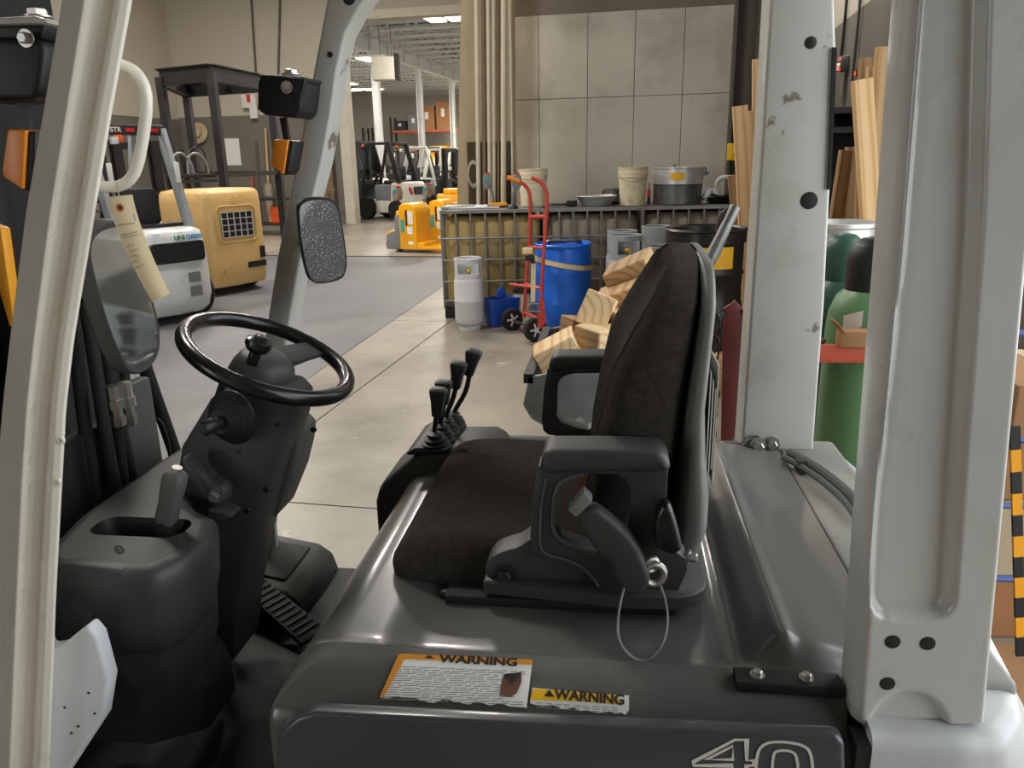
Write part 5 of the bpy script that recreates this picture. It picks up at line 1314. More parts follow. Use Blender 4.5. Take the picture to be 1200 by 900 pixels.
# ------------------------------------------------------------------ generic counterbalance trucks
def truck(label, base, rz, body, guard, sc=1.0, roof_text=None, style='std', group='parked forklifts', mast_z=2.1, cab=False):
    t = thing('parked_forklift', label, 'forklift', base, rz, group)
    t.scale = (sc, sc, sc)
    K = dict(local=True)
    zt = 1.06 if style != 'box' else 1.42
    n = 72
    o = [(.2, -.5), (.62, -.5), (.80, -.44), (.90, -.30), (.93, 0), (.90, .30), (.80, .44), (.62, .5), (.2, .5)] if style != 'box' else [(.0, -.52), (.62, -.52), (.82, -.50), (.90, -.42), (.92, 0), (.90, .42), (.82, .50), (.62, .52), (.0, .52)]
    A = resample(o, n)
    if style == 'box': lv = [(.12, .04), (.16, .015), (.40, .004), (.46, 0), (1.25, 0), (1.36, .012), (1.41, .05), (1.425, .12)]
    else: lv = [(.10, .10), (.16, .04), (.30, .0), (.62, 0), (.80, .01), (.97, .03), (1.03, .05), (1.055, .10)]
    cwt = G().loft([[(a, b, z) for a, b in inset(A, i)] for z, i in lv]).build('counterweight', body, t, smooth=45, **K)
    if style == 'box':
        g = G()
        gr = G().box((.918, -.28, .78), (.926, .26, 1.12)).build('grille_back', 'black', cwt, **K)
        for i in range(6): G().box((.924, -.28 + i * .104, .78), (.934, -.265 + i * .104, 1.12)).build('grille_bar', 'steel', cwt, **K)
        for i in range(5): G().box((.924, -.28, .78 + i * .083), (.936, .26, .79 + i * .083)).build('grille_bar', 'steel', cwt, **K)
        rim = rrect(-.34, .32, .72, 1.2, .1)
        G().tube([(.916, a, b) for a, b in rim], .012, 6, closed=True).build('grille_rim', body, cwt, **K)
        for y0, y1, z0, z1 in ((.34, .42, .46, .62), (.10, .42, .34, .42)): G().box((.90, y0, z0), (.922, y1, z1)).build('slot', 'black', cwt, **K)
    else:
        sf = lambda a: interp([(0, .93), (.30, .90), (.44, .80), (.5, .7)], abs(a))
        ro = resample(rrect(-.30, .36, .70, .92, .05), 60)
        g = G().loft([[(sf(p.x) + k, p.x, p.y) for p in ro] for k in (-.06, .034)])
        g.build('rear_opening', 'black', cwt, **K)
        P = smooth_poly([(-.50, .90), (-.43, .92), (-.36, .72), (-.40, .68)], 2)
        G().loft([[(.93 - .32 * (abs(a) - .2) ** 1.2 + k, a, b) for a, b in P] for k in (-.03, .012)]).build('tail_lamp', 'red', cwt, **K)
        for z0 in (.30, .46): G().box((.90, .10, z0), (.937, .24, z0 + .11)).build('slot', 'mid_grey', cwt, **K)
    G().box((-.95, -.46, .18), (.3, .46, .55)).build('chassis', body if style == 'std' else 'dark_steel', t, bev=.02, **K)
    G().box((-.40, -.46, .5), (.32, .46, .98)).build('hood', body if style == 'box' else 'grey_truck', t, bev=.03, **K)
    G().box((-.98, -.46, .5), (-.82, .46, 1.12)).build('dash', 'dark_steel', t, bev=.03, **K)
    if style != 'box': G().box((-.22, -.24, .98), (.24, .24, 1.1)).build('seat', 'black_soft', t, bev=.03, **K); G().box((.18, -.22, 1.08), (.30, .22, 1.5)).build('seat_back', 'black_soft', t, bev=.04, **K)
    G().torus((-.58, 0, 1.28), (.4, 0, .9), .17, .014, 28, 8).build('steering_wheel', 'black', t, **K); G().tube([(-.58, 0, 1.27), (-.78, 0, .9)], .04, 10).build('steering_column', 'black', t, **K)
    for y in (-.54, .54):
        wv = G().lathe([(.16, -.09), (.30, -.09), (.33, -.06), (.33, .06), (.30, .09), (.16, .09)], (-.70, y * .92, .33), (0, 1, 0), 28).build('wheel', 'tire', t, **K); G().cyl((-.70, y * .92 - .08, .33), (0, 1, 0), .17, .16, 20).build('rim', body, wv, **K)
        wv = G().lathe([(.13, -.08), (.24, -.08), (.27, -.05), (.27, .05), (.24, .08), (.13, .08)], (.38, y * .93, .27), (0, 1, 0), 28).build('wheel', 'tire', t, **K); G().cyl((.38, y * .93 - .07, .27), (0, 1, 0), .14, .14, 20).build('rim', body, wv, **K)
    if guard:
        for y in (-.44, .44):
            G().bar((.50, y, zt - .04), (.16, y, 2.14), .06, .15, (1, 0, 0)).build('guard_leg', guard, t, bev=.01, **K)
            G().bar((-.86, y, .9), (-.52, y, 2.14), .05, .09, (1, 0, 0)).build('guard_leg', guard, t, bev=.01, **K)
            G().bar((-.55, y, 2.14), (.20, y, 2.14), .06, .08).build('guard_rail', guard if not roof_text else 'dark_steel', t, bev=.01, **K)
        for i in range(7):
            x = -.52 + i * .115; G().box((x, -.44, 2.13), (x + .03, .44, 2.16)).build('guard_bar', 'dark_steel', t, **K)
        rb_ = G().box((.16, -.46, 2.08), (.21, .46, 2.19)).build('guard_crossbar', 'dark_steel' if roof_text else guard, t, bev=.01, **K)
        G().box((.21, -.16, 2.0), (.25, -.06, 2.08)).build('beacon', 'orange_tool', t, bev=.01, **K)
        if roof_text:
            for y, tx in ((-.2, roof_text),):
                bpy.context.view_layer.update()
                text(tx, .075, 'paper_white', t, wmat(t) @ Matrix.Translation((.2125, y, 2.135)) @ Matrix(((0, 0, 1, 0), (1, 0, 0, 0), (0, 1, 0, 0), (0, 0, 0, 1))), 'roof_number', bold=.002)
            for y in (.0, .28): G().box((.208, y, 2.115), (.213, y + .10, 2.155)).build('roof_sticker', 'red', t, **K)
            for y in (-.40, .36):
                G().box((.46, y * 1.02, 1.55), (.50, y * 1.02 + .05, 1.78)).build('tail_light', 'paper_white', t, bev=.01, **K)
            for yy_ in (-.2, .1): G().box((.2, yy_, 1.98), (.26, yy_ + .08, 2.06)).build('work_lamp', 'lp_grey', t, bev=.01, **K)
    for y in (-.30, .30):
        g = G().box((-1.24, y - .05, .08), (-1.20, y + .05, mast_z)); g.box((-1.20, y - .015, .08), (-1.10, y + .015, mast_z)); g.box((-1.10, y - .05, .08), (-1.06, y + .05, mast_z))
        g.build('mast_rail', 'dark_steel', t, **K)
        G().box((-2.3, y - .05, .05), (-1.26, y + .05, .09)).build('fork', 'black', t, **K)
    for z in (.5, 1.3, mast_z - .12): G().box((-1.24, -.32, z), (-1.20, .32, z + .1)).build('mast_crossbar', 'dark_steel', t, **K)
    G().box((-1.32, -.48, .1), (-1.25, .48, .5)).build('carriage', 'black', t, **K)
    if cab:
        for y in (-.44, .44): G().prism([(-.84, .95), (-.52, 2.1), (.14, 2.1), (.40, 1.1), (.40, .95)], y - .01, y + .01).build('cab_window', 'dark_steel', t, **K)
    if style == 'box':
        fr_ = [(.2, -.35), (.2, .35)]
        for y in (-.28, .02): G().bar((-.05, y, 1.42), (-.12, y, 1.95), .05, .05).build('bracket_post', 'dark_steel', t, **K)
        G().box((-.05, -.34, 1.56), (.03, .46, 1.62)).build('tank_bracket', 'dark_steel', t, bev=.01, **K); G().box((.05, -.30, 1.50), (.10, .40, 1.54)).build('tank_bracket', 'dark_steel', t, **K)
        for y in (-.05, .2): G().tube(smooth_poly([(0, y - .2, 1.60), (0, y - .18, 1.86), (0, y - .02, 1.92), (0, y + .12, 1.80), (0, y + .14, 1.60)], 2, False), .018, 8).build('hose', 'grey_truck', t, **K)
        G().tube(smooth_poly([(.0, .3, 1.6), (.0, .33, 1.95), (.0, .15, 2.0), (.0, .05, 1.9)], 2, False), .01, 6).build('hose', 'black', t, **K)
    else:
        G().box((.30, -.42, 1.05), (.42, .42, 1.10)).build('tank_bracket', 'dark_steel', t, bev=.01, **K)
        G().torus((.36, .30, 1.14), (0, 1, 0), .05, .012, 16, 6).build('tank_clamp', 'dark_steel', t, **K)
    return t
WT = truck('white parked forklift with scuffed rear and black-white roof number, by the left mirror', (-5.62, 8.55, 0), rad(-30), 'pale_truck', 'lp_dark', 1.0, '1224 STR')
_fr = Matrix(((0, 0, 1, 0), (1, 0, 0, 0), (0, 1, 0, 0), (0, 0, 0, 1)))
text('UNI', .07, 'brand_green', WT, wmat(WT) @ Matrix.Translation((.912, .06, .965)) @ Matrix.Rotation(-.1, 4, 'Z') @ _fr, 'brand_lettering', bold=.002, sx=1.0, depth=.004)
text('CARRIERS', .07, 'brand_blue', WT, wmat(WT) @ Matrix.Translation((.897, .25, .965)) @ Matrix.Rotation(-.12, 4, 'Z') @ _fr, 'brand_lettering', bold=.002, sx=.62, depth=.004)
truck('tan parked forklift with rusty rear grille, beside the white one', (-5.95, 10.55, 0), rad(-24), 'tan_truck', None, 1.0, style='box')
# far hall
FT = [((427, 250), 20, 'cream_truck', 'dark_steel', 1.10, 'cream forklift with dark cab just right of the doorway post', True),
      ((466, 257), 25, 'cream_truck', 'dark_steel', 1.05, 'cream forklift carrying a gas tank, second from the doorway post', False),
      ((498, 250), 160, 'yellow_truck', 'cream_truck', 1.0, 'yellow-bodied truck with cream guard beyond the pallet trucks', False),
      ((520, 240), 155, 'cream_truck', 'cream_truck', 1.0, 'white truck standing right of the yellow-bodied one in the next hall', False),
      ((543, 232), 150, 'yellow_truck', 'cream_truck', 1.0, 'yellow truck nearest the pipe bundle in the next hall', False)]
for (px, py), ang, bm_, gm_, sc_, lb, cab in FT:
    truck(lb, aZ(px, py, 0) + V((-.2, .6, 0)), rad(ang - 45 if ang < 90 else ang), bm_, gm_, sc_, group='forklifts parked in the next hall', cab=cab)
for i, (px, v_) in enumerate(((452, 35), (474, 41), (486, 37), (509, 42), (424, 42), (548, 47))):
    q = aV(px, 200, v_); q.z = 0
    truck(['dark-guarded truck at the back, left of centre in the next hall', 'cream truck in the back row between two columns', 'pale truck behind the yellow-bodied one', 'white truck in the back row right of centre', 'truck in the back row close to the doorway post', 'truck in the back row closest to the pipe bundle'][i], q, rad(random.choice((-60, 120, 150, -40))), 'cream_truck', 'cream_truck' if i % 2 else 'dark_steel', 1.05, group='forklifts in the back row of the next hall')
# yellow stacker partly hidden by the left tote
q = aZ(527, 285, 0)
t = thing('tow_tractor', 'yellow machine with black steering wheel showing above the leftmost tote', 'truck', q + V((0, 1.0, 0)), .2)
G().box((-.45, -.3, 0.1), (.6, .35, 1.0)).build('body', 'yellow_truck', t, bev=.04, local=True); G().box((-.3, -.2, 1.0), (.5, .3, 1.12)).build('cover', 'yellow_truck', t, bev=.03, local=True)
G().torus((.02, -.1, 1.38), (.2, -.7, .6), .16, .03, 24, 8).build('steering_wheel', 'black', t, local=True); G().tube([(.02, -.1, 1.36), (.05, 0, 1.1)], .04, 8).build('steering_column', 'black', t, local=True)
for x in (-.3, .4): G().cyl((x, -.32, .14), (0, 1, 0), .14, .66, 18).build('wheel', 'tire', t, local=True)

# ------------------------------------------------------------------ racks at the far wall
def rack(label, px0, px1, v_, zs_, boxes, depth=1.0):
    a, b = aV(px0, 150, v_).dot(RU), aV(px1, 150, v_).dot(RU)
    t = thing('pallet_rack', label, 'rack', R(a, v_), ROOM_ROT, 'orange beam racks at the far wall')
    wd = b - a
    for x in (0, wd):
        for y in (0, depth): G().box((x - .06, y - .05, 0), (x + .06, y + .05, zs_[-1] + .9)).build('upright', 'dark_steel', t, local=True)
        for k in range(4): G().bar((x, 0, .3 + k), (x, depth, .9 + k), .04, .04).build('brace', 'dark_steel', t, local=True)
    for z in zs_:
        for y in (0, depth): G().box((0, y - .03, z - .14), (wd, y + .03, z)).build('beam', 'orange_beam', t, local=True)
        G().box((0, 0, z), (wd, depth, z + .03)).build('deck', 'deck', t, local=True)
    for i, (px, w_, z, h, mat, lb) in enumerate(boxes):
        u = aV(px, 150, v_).dot(RU); q = R(u, v_ + .5, z + .031)
        bt = thing('carton' if 'brown' in mat or 'card' in mat else 'stored_part', lb, 'box', q, ROOM_ROT, 'cartons on the far racks')
        G().box((-w_ / 2, -.4, 0), (w_ / 2, .4, h)).build('body', mat, bt, bev=.02, seg=1, local=True)
        G().box((-w_ * .12, -.41, h * .45), (w_ * .12, -.399, h * .75)).build('label_sheet', 'paper_white', bt, local=True)
zb1 = aV(480, 153, 52).z
rack('orange-beamed rack along the far wall between the columns', 458, 545, 52, [1.4, zb1], [
    (500, 1.05, zb1, 1.5, 'box_brown', 'big brown carton on the far rack, left of the right column'), (519, .95, zb1, 1.75, 'box_brown', 'tall brown carton on the far rack, right of the first'),
    (484, .8, zb1, 1.0, 'mid_grey', 'grey machine part on top of the far rack'), (468, .8, zb1, .6, 'dark_steel', 'dark low part at the left end of the far rack'),
    (482, 1.4, 1.4, 1.0, 'dark_steel', 'dark stored part on the lower level of the far rack'), (512, 1.2, 1.4, 1.2, 'yellow_paint', 'dark and yellow part on the lower far shelf')])
rack('dark open rack far left behind the twin columns', 425, 436, 52, [1.4, 3.0], [(430.5, .4, 1.4, .8, 'dark_steel', 'small dark part on the open rack behind the twin columns')])

# ------------------------------------------------------------------ left: steel frame, bench, wall things
fv = 13.0
def steel_frame():
    A = aY(188, 95, 12.6); Bp = aY(248, 92, 12.2); Cc = aY(316, 97, 14.2); D = aY(214, 76, 14.8)
    zt = 3.12
    t = thing('steel_gantry', 'tall dark steel frame of welded beams behind the parked trucks', 'steel frame', (A.x, A.y, 0))
    P = [V((p.x, p.y, zt)) for p in (A, Bp, Cc, D)]
    for p in P: G().bar(V((p.x, p.y, 0)), p, .12, .12).build('post', 'dark_steel', t)
    for i in range(4):
        a, b = P[i], P[(i + 1) % 4]
        g = G(); g.bar(a + V((0, 0, .12)), b + V((0, 0, .12)), .12, .02); g.bar(a - V((0, 0, .12)), b - V((0, 0, .12)), .12, .02); g.bar(a, b, .02, .24); g.build('top_beam', 'dark_steel', t, smooth=0)
        if i in (1, 3, 2): G().bar(a - V((0, 0, 1.55)), b - V((0, 0, 1.55)), .07, .07).build('mid_rail', 'dark_steel', t)
    G().bar(P[0].lerp(P[1], .5), P[3].lerp(P[2], .5), .08, .1).build('cross_beam', 'dark_steel', t)
steel_frame()
bq = aZ(318, 292, 0)
t = thing('work_bench', 'dark steel work bench beyond the tan truck', 'bench', R(bq.dot(RU) - 1.5, BV - 3.2), ROOM_ROT)
G().box((-.9, -.4, .86), (1.0, .4, .92)).build('top', 'dark_steel', t, bev=.01, local=True)
for x in (-.82, .9):
    for y in (-.34, .34): G().box((x, y - .03, 0), (x + .06, y + .03, .86)).build('leg', 'dark_steel', t, local=True)
G().box((-.8, -.35, .25), (.92, .35, .29)).build('shelf', 'dark_steel', t, local=True)
bx_ = R(bq.dot(RU) - 1.5, BV - 3.2)
t = thing('orange_case', 'orange tool case on the lower shelf of the dark bench', 'case', bx_ + V((.15, 0, .291)), ROOM_ROT)
G().box((-.25, -.2, 0), (.25, .2, .42)).build('body', 'orange_tool', t, bev=.04, local=True); G().tube([(-.08, 0, .42), (-.08, 0, .48), (.08, 0, .48), (.08, 0, .42)], .015, 8).build('handle', 'black', t, local=True)
def on_back(px, py, off=.06): return aP(px, py, R(0, BV - off), RV)
# wall cable runs
for i, (x0, x1, y0, y1) in enumerate(((182, 201, -40, 135), (292, 300, -40, 88), (329, 326, -40, 87), (331, 330, 85, 90))):
    if i == 3: continue
    solo(G().tube([on_back(x0, y0, .05), on_back(x1, y1, .05)], .03, 6), 'wall_conduit', 'wall_dark', ['thin dark conduit running down the wall near the left corner', 'dark conduit running down the wall above the steel frame', 'dark conduit on the wall just left of the work lamp'][i], 'conduit', 'wall conduits')
p = on_back(292, 119, .10)
t = thing('alarm_box', 'small red and white box with paper tag on the back wall', 'alarm box', p)
G().cbox((0, 0, 0), (.42, .12, .36)).build('body', 'paper_white', t, bev=.02, local=True); G().cbox((.02, -.07, .08), (.1, .03, .2)).build('stripe', 'red', t, local=True); G().cbox((.14, -.09, -.28), (.22, .02, .36)).build('note', 'paper_white', t, local=True)
p = on_back(272, 178, .02); solo(G().cbox(p, (.5, .02, .75)), 'wall_notice', 'label_white', 'yellowed notice sheet on the grey wall above the tan truck', 'notice')
# hat-like tan cap hanging on the wall
p = on_back(232, 156, .12); solo(G().lathe([(.30, 0), (.30, .02), (.17, .05), (.15, .16), (.05, .2)], p, (0, -1, .2), 24), 'hard_hat', 'cardboard_pale', 'tan hat hanging on the wall behind the steel frame', 'hat')
for i, (x, y0, y1, mt, lb) in enumerate(((300, 165, 255, 'wall_dark', 'dark long-handled tool leaning on the grey wall'), (311, 150, 250, 'pine_dull', 'broom with pale bristles leaning against the grey wall'), (295, 200, 240, 'red_paint', 'red-handled tool leaning near the broom'))):
    a = on_back(x, y0, .15); b = a - V((0, .35, 0)); b.z = 0
    t = thing('long_tool', lb, 'tool', b, 0, 'long tools leaning on the back wall')
    G().tube([a, b], .03, 8).build('handle', mt, t)
    if i == 1: G().lathe([(.05, 0), (.09, .1), (.14, .7), (.12, .9), (.05, .95)], b + V((0, .05, .25)), (0, .1, 1), 14).build('bristles', 'ibc_grey', t)
# dark hinged panel and T-handled rack beside the doorway post
a = aV(375, 262, BV - .4).dot(RU); b = aV(393, 262, BV - .4).dot(RU)
g = G(); rbox(g, a - .2, b, BV - .36, BV - .28, 0, aV(385, 132, BV).z); solo(g, 'dark_panel', 'pipe_brown', 'tall dark brown panel leaning beside the doorway post', 'panel')
c = aV(380, 215, BV - .7); c.z = 0
t = thing('pipe_stand', 'rusty pipe stand with forked top left of the doorway post', 'stand', c)
G().cyl((0, 0, 0), (0, 0, 1), .03, 1.32, 10).build('post', 'pipe_brown', t, local=True); G().bar((-.3, 0, 1.0), (.3, 0, 1.0), .04, .04).build('crossbar', 'pipe_brown', t, local=True)
for s in (-1, 1): G().bar((0, 0, 1.3), (s * .28, 0, 1.48), .03, .03).build('prong', 'pipe_brown', t, local=True)
G().lathe([(.25, 0), (.25, .02), (.03, .03)], (0, 0, 0), (0, 0, 1), 20).build('foot', 'pipe_brown', t, local=True)

# ------------------------------------------------------------------ right: hopper with timber, drum, boards, gas bottles
hp_ = [(-.262, 2.20), (.42, 2.20), (.42, 3.0), (-.262, 3.0)]
HOP = t = thing('scrap_hopper', 'scuffed grey steel hopper full of timber blocks beyond the seat', 'hopper', (.08, 2.6, 0))
P = [(-.25, 1.09), (-.27, 1.0), (-.245, .955), (-.19, .925), (-.14, .86), (-.05, .70), (.20, .70), (.235, 1.14), (-.03, 1.14)]
Pi = inset(P, .012)
for y0, y1 in ((2.30, 2.315), (3.0, 3.015)): G().prism(P, y0, y1).build('side_plate', 'hopper_grey', t, bev=.003)
for i in range(len(P) - 2):
    (x0, z0), (x1, z1) = P[i], P[(i + 1)]
    G().bar((( x0 + x1) / 2, 2.30, (z0 + z1) / 2), ((x0 + x1) / 2, 3.01, (z0 + z1) / 2), math.hypot(x1 - x0, z1 - z0), .006, (z0 - z1, 0, x1 - x0)).build('wall_plate', 'hopper_grey', t)
G().bar((-.255, 2.30, 1.085), (-.255, 3.01, 1.085), .03, .03).build('rim', 'black', t); G().bar((.235, 2.30, 1.14), (.235, 3.01, 1.14), .03, .03).build('rim', 'hopper_grey', t)
for y in (2.42, 2.82): G().box((-.2, y, 0), (.24, y + .12, .10)).build('fork_pocket', 'hopper_grey', t, bev=.006)
for x in (-.05, .15):
    for y in (2.4, 2.9): G().box((x, y, .1), (x + .05, y + .05, .72)).build('leg', 'hopper_grey', t)
def block(label, px, py, Y, dims, rot, mat='pine'):
    c = aY(px, py, Y)
    g = G().cbox((0, 0, 0), dims)
    me = g.mesh(.004, 1, 30, 'timber_block'); me.materials.append(MATS[mat])
    o = bpy.data.objects.new('timber_block', me); COL.objects.link(o); o.location = c
    o.rotation_euler = [rad(a) for a in rot]
    return tag(o, label, 'wood block', 'timber blocks in the hopper')
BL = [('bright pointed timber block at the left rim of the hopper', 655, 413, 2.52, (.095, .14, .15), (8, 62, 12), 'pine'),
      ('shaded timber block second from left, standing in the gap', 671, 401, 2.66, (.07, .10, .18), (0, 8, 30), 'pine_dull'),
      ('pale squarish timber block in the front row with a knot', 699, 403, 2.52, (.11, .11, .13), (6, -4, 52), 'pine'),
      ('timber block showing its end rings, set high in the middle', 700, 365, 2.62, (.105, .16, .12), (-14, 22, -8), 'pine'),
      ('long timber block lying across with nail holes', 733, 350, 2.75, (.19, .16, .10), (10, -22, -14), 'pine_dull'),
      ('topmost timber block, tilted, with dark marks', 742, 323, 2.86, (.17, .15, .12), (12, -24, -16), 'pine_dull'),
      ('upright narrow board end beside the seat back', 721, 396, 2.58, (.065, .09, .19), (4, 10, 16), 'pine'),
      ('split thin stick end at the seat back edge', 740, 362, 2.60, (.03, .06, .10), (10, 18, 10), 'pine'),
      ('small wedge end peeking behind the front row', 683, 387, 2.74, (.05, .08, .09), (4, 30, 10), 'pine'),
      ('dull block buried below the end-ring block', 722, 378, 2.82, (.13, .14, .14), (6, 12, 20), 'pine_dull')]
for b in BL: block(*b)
G().box((-.18, 2.32, .985), (.22, 3.0, .995)).build('inner_floor', 'hopper_grey', HOP)
# galvanised pipe handle stuck in the pile
a, b = aY(862, 242, 3.05), aY(826, 318, 3.0); d = (b - a)
t = thing('scaffold_pipe', 'galvanised pipe with brown sleeve sticking up behind the seat', 'pipe', b + d * 1.3)
n = 16; rings = []
for k, (tt, r0) in enumerate(((0, .020), (.02, .021), (.45, .022), (.7, .026), (1.0, .020))):
    rings.append((a + d * tt, r0))
G().tube([p for p, _ in rings], [q for _, q in rings], 16, cap=False).build('tube', 'steel_dull', t)
G().tube([a + d * .01, a + d * .2], .016, 12).build('bore', 'black', t)
G().tube([a + d * .98, a + d * 2.3], .015, 12).build('sleeve', 'pipe_brown', t)
q = [aY(x, y, 3.06) for x, y in ((842, 250), (856, 241), (848, 282), (836, 300))]
G().loft([q, [p + V((0, .012, 0)) for p in q]]).build('flat_blade', 'steel_dull', t)
# black open drum with yellow label
p = aY(826, 300, 6.1); DB = V((p.x, 6.1, 0))
t = thing('black_drum', 'black ringed drum with yellow label behind the seat', 'drum', DB)
G().box((-.4, -.4, 0), (.4, .4, .30)).build('stand', 'pine_dull', t, bev=.01, local=True)
G().lathe([(.27, .30), (.285, .32), (.285, .58), (.30, .60), (.285, .62), (.285, .86), (.30, .88), (.285, .90), (.285, 1.10), (.30, 1.11), (.30, 1.19), (.315, 1.2), (.30, 1.215), (.28, 1.2), (.27, 1.1)], (0, 0, 0), (0, 0, 1), 44).build('barrel', 'black_drum', t, local=True)
g = G(); a0, a1 = rad(-105), rad(-52)
for i in range(8):
    b0, b1_ = lerp(a0, a1, i / 8), lerp(a0, a1, (i + 1) / 8); rr_ = .289
    g._add([(rr_ * math.cos(b0), rr_ * math.sin(b0), .93), (rr_ * math.cos(b1_), rr_ * math.sin(b1_), .93), (rr_ * math.cos(b1_), rr_ * math.sin(b1_), 1.09), (rr_ * math.cos(b0), rr_ * math.sin(b0), 1.09)], [(0, 1, 2, 3)])
g.build('drum_label', 'label_yellow', t, local=True)
# boards
def board(label, p0, p1, Y0, w_, th, mat='board', twist=0, grp='boards leaning at the right'):
    top = aY(p0[0], p0[1], Y0); mid = aY(p1[0], p1[1], Y0); d = (mid - top).normalized()
    L_ = (top.z) / -d.z; bot = top + d * L_
    tilt = V((0, -.18, 0))
    me = G().cbox((0, 0, L_ / 2), (w_, th, L_)).mesh(.002, 1, 30, 'board'); me.materials.append(MATS[mat])
    o = bpy.data.objects.new('board', me); COL.objects.link(o)
    zz = -d; xx = V((math.cos(twist), math.sin(twist), 0)); yv = zz.cross(xx).normalized(); xx = yv.cross(zz)
    o.matrix_world = Matrix((xx, yv, zz)).transposed().to_4x4(); o.location = bot
    return tag(o, label, 'board', grp)
board('pale board standing just left of the far pillar, nearest the totes', (867, 124), (878, 345), 6.6, .115, .04)
board('tan board right behind the foremost pale one', (878, 130), (884, 250), 6.8, .10, .04)
board('tallest board, half hidden by the far rear pillar', (890, 69), (889, 200), 6.9, .11, .04)
board('short brown board end behind the pale one', (860, 205), (866, 260), 7.1, .11, .04, 'board_dull')
board('thick pale board in front, between the two rear pillars', (1010, 93), (1022, 290), 4.9, .115, .045, 'board', .3)
board('tall board at the right, beside the near pillar', (1036, 55), (1024, 200), 5.3, .10, .045, 'board', .5)
board('shorter board end at the back between the pillars', (1019, 67), (1015, 200), 5.6, .13, .04, 'board_dull')
board('narrow board in the middle of the right-hand stack', (1023, 78), (1019, 200), 5.45, .07, .04, 'board', .2)
board('dark board leaning low between the pillars, left one', (992, 176), (980, 255), 5.8, .10, .04, 'board_dull', .4)
board('dark board leaning low between the pillars, right one', (1001, 172), (994, 255), 5.9, .12, .04, 'board_dull', .3)
# dark shelving behind the boards
c = aY(1000, 200, 7.2)
t = thing('storage_rack', 'dark steel storage rack against the right wall behind the boards', 'rack', (c.x, 7.2, 0), ROOM_ROT)
for x in (-.3, .55):
    for y in (0, 1.6): G().box((x, y, 0), (x + .06, y + .06, 2.1)).build('upright', 'dark_steel', t, local=True)
for z in (.5, 1.2, 1.9, 2.06): G().box((-.3, 0, z), (.61, 1.66, z + .05)).build('shelf', 'dark_steel', t, local=True)
G().box((-.25, 1.5, .0), (.56, 1.55, 2.06)).build('back_panel', 'black', t, local=True)
# exit light and conduits on the right wall
c = aP(988, 75, R(UR - .06, 0), RU)
t = thing('exit_light', 'small emergency light with red glow high on the right wall', 'wall light', c, ROOM_ROT)
G().cbox((0, 0, 0), (.12, .3, .2)).build('housing', 'mid_grey', t, bev=.02, local=True)
G().lathe([(.06, 0), (.05, .04)], (-.06, -.05, -.05), (-1, -.3, 0), 16).build('lamp_head', 'paper_white', t, local=True)
for dz in (.06, -.08): G().cbox((-.065, -.1, dz), (.02, .05, .03)).build('red_led', 'red_lite', t, local=True)
c2 = aP(1005, 86, R(UR - .06, 0), RU); t = thing('alarm_led', 'tiny red indicator on the conduit beside the boards', 'indicator', c2, ROOM_ROT)
G().cbox((0, 0, 0), (.06, .06, .08)).build('box', 'mid_grey', t, local=True); G().cbox((-.035, -.01, 0), (.01, .04, .04)).build('led', 'red_lite', t, local=True)
for i, (x0, x1, y1) in enumerate(((998, 992, 68), (1014, 1008, 95))):
    a, b = aP(x0, -60, R(UR - .04, 0), RU), aP(x1, y1, R(UR - .04, 0), RU); b.x, b.y = a.x, a.y
    solo(G().tube([a, b], .022, 8), 'wall_conduit', 'mid_grey' if i else 'dark_steel', ['dark cable running down the right wall to the exit light', 'grey conduit running down the right wall beside the boards'][i], 'conduit', 'wall conduits')
# steel drum behind the pillar
c = aY(982, 300, 4.6); t = thing('steel_drum', 'shiny steel drum with bail showing beside the far rear pillar', 'drum', (c.x, 4.6, 0))
G().box((-.32, -.32, 0), (.32, .32, .45)).build('stand', 'pine_dull', t, bev=.01, local=True)
G().lathe([(.19, .45), (.195, .47), (.195, .85), (.205, .87), (.195, .89), (.195, 1.10), (.205, 1.12), (.195, 1.14), (.195, 1.34), (.21, 1.35), (.21, 1.37), (.18, 1.37), (.18, 1.3)], (0, 0, 0), (0, 0, 1), 36).build('barrel', 'steel', t, local=True)
G().torus((.0, 0, 1.15), (.9, .3, .2), .205, .006, 28, 6).build('bail', 'galv', t, local=True)
# gas bottles with their rack
def gas(label, x, y, r, h, body, cap, paper=False):
    t = thing('gas_bottle', label, 'gas bottle', (x, y, .031), 0, 'tall welding gas bottles')
    G().lathe([(r * .9, 0), (r, .02), (r, h * .80), (r * .96, h * .845), (r * .8, h * .885), (r * .5, h * .91), (r * .45, h * .915)], (0, 0, 0), (0, 0, 1), 40).build('bottle', body, t, smooth=45, local=True)
    G().lathe([(r * .60, h * .885), (r * .62, h * .89), (r * .62, h * .97), (r * .55, h * 1.0), (r * .3, h * 1.018), (.01, h * 1.022)], (0, 0, 0), (0, 0, 1), 32).build('valve_cap', cap, t, smooth=45, local=True)
    G().torus((0, 0, h * .885), (0, 0, 1), r * .60, .008, 30, 6).build('neck_ring', body, t, local=True)
    if paper:
        g = G(); a0, a1 = rad(-140), rad(-112)
        P = []
        for i in range(5):
            b = lerp(a0, a1, i / 4); P.append((b, .0))
        for i in range(4):
            b0, b1_ = P[i][0], P[i + 1][0]; rr_ = r * .965 + .004; zz = h * .86 + i * .006
            g._add([(rr_ * math.cos(b0), rr_ * math.sin(b0), zz - .07), (rr_ * math.cos(b1_), rr_ * math.sin(b1_), zz - .064), (rr_ * math.cos(b1_), rr_ * math.sin(b1_), zz - .01), (rr_ * math.cos(b0), rr_ * math.sin(b0), zz - .016)], [(0, 1, 2, 3)])
        g.build('paper_label', 'paper_white', t, local=True)
g1 = aY(1023, 300, 2.66)
gas('green gas bottle with black cap and paper label, nearest the near pillar', g1.x, 2.66, .125, 1.42, 'gas_green', 'black', True)
g2 = aY(988, 300, 3.0)
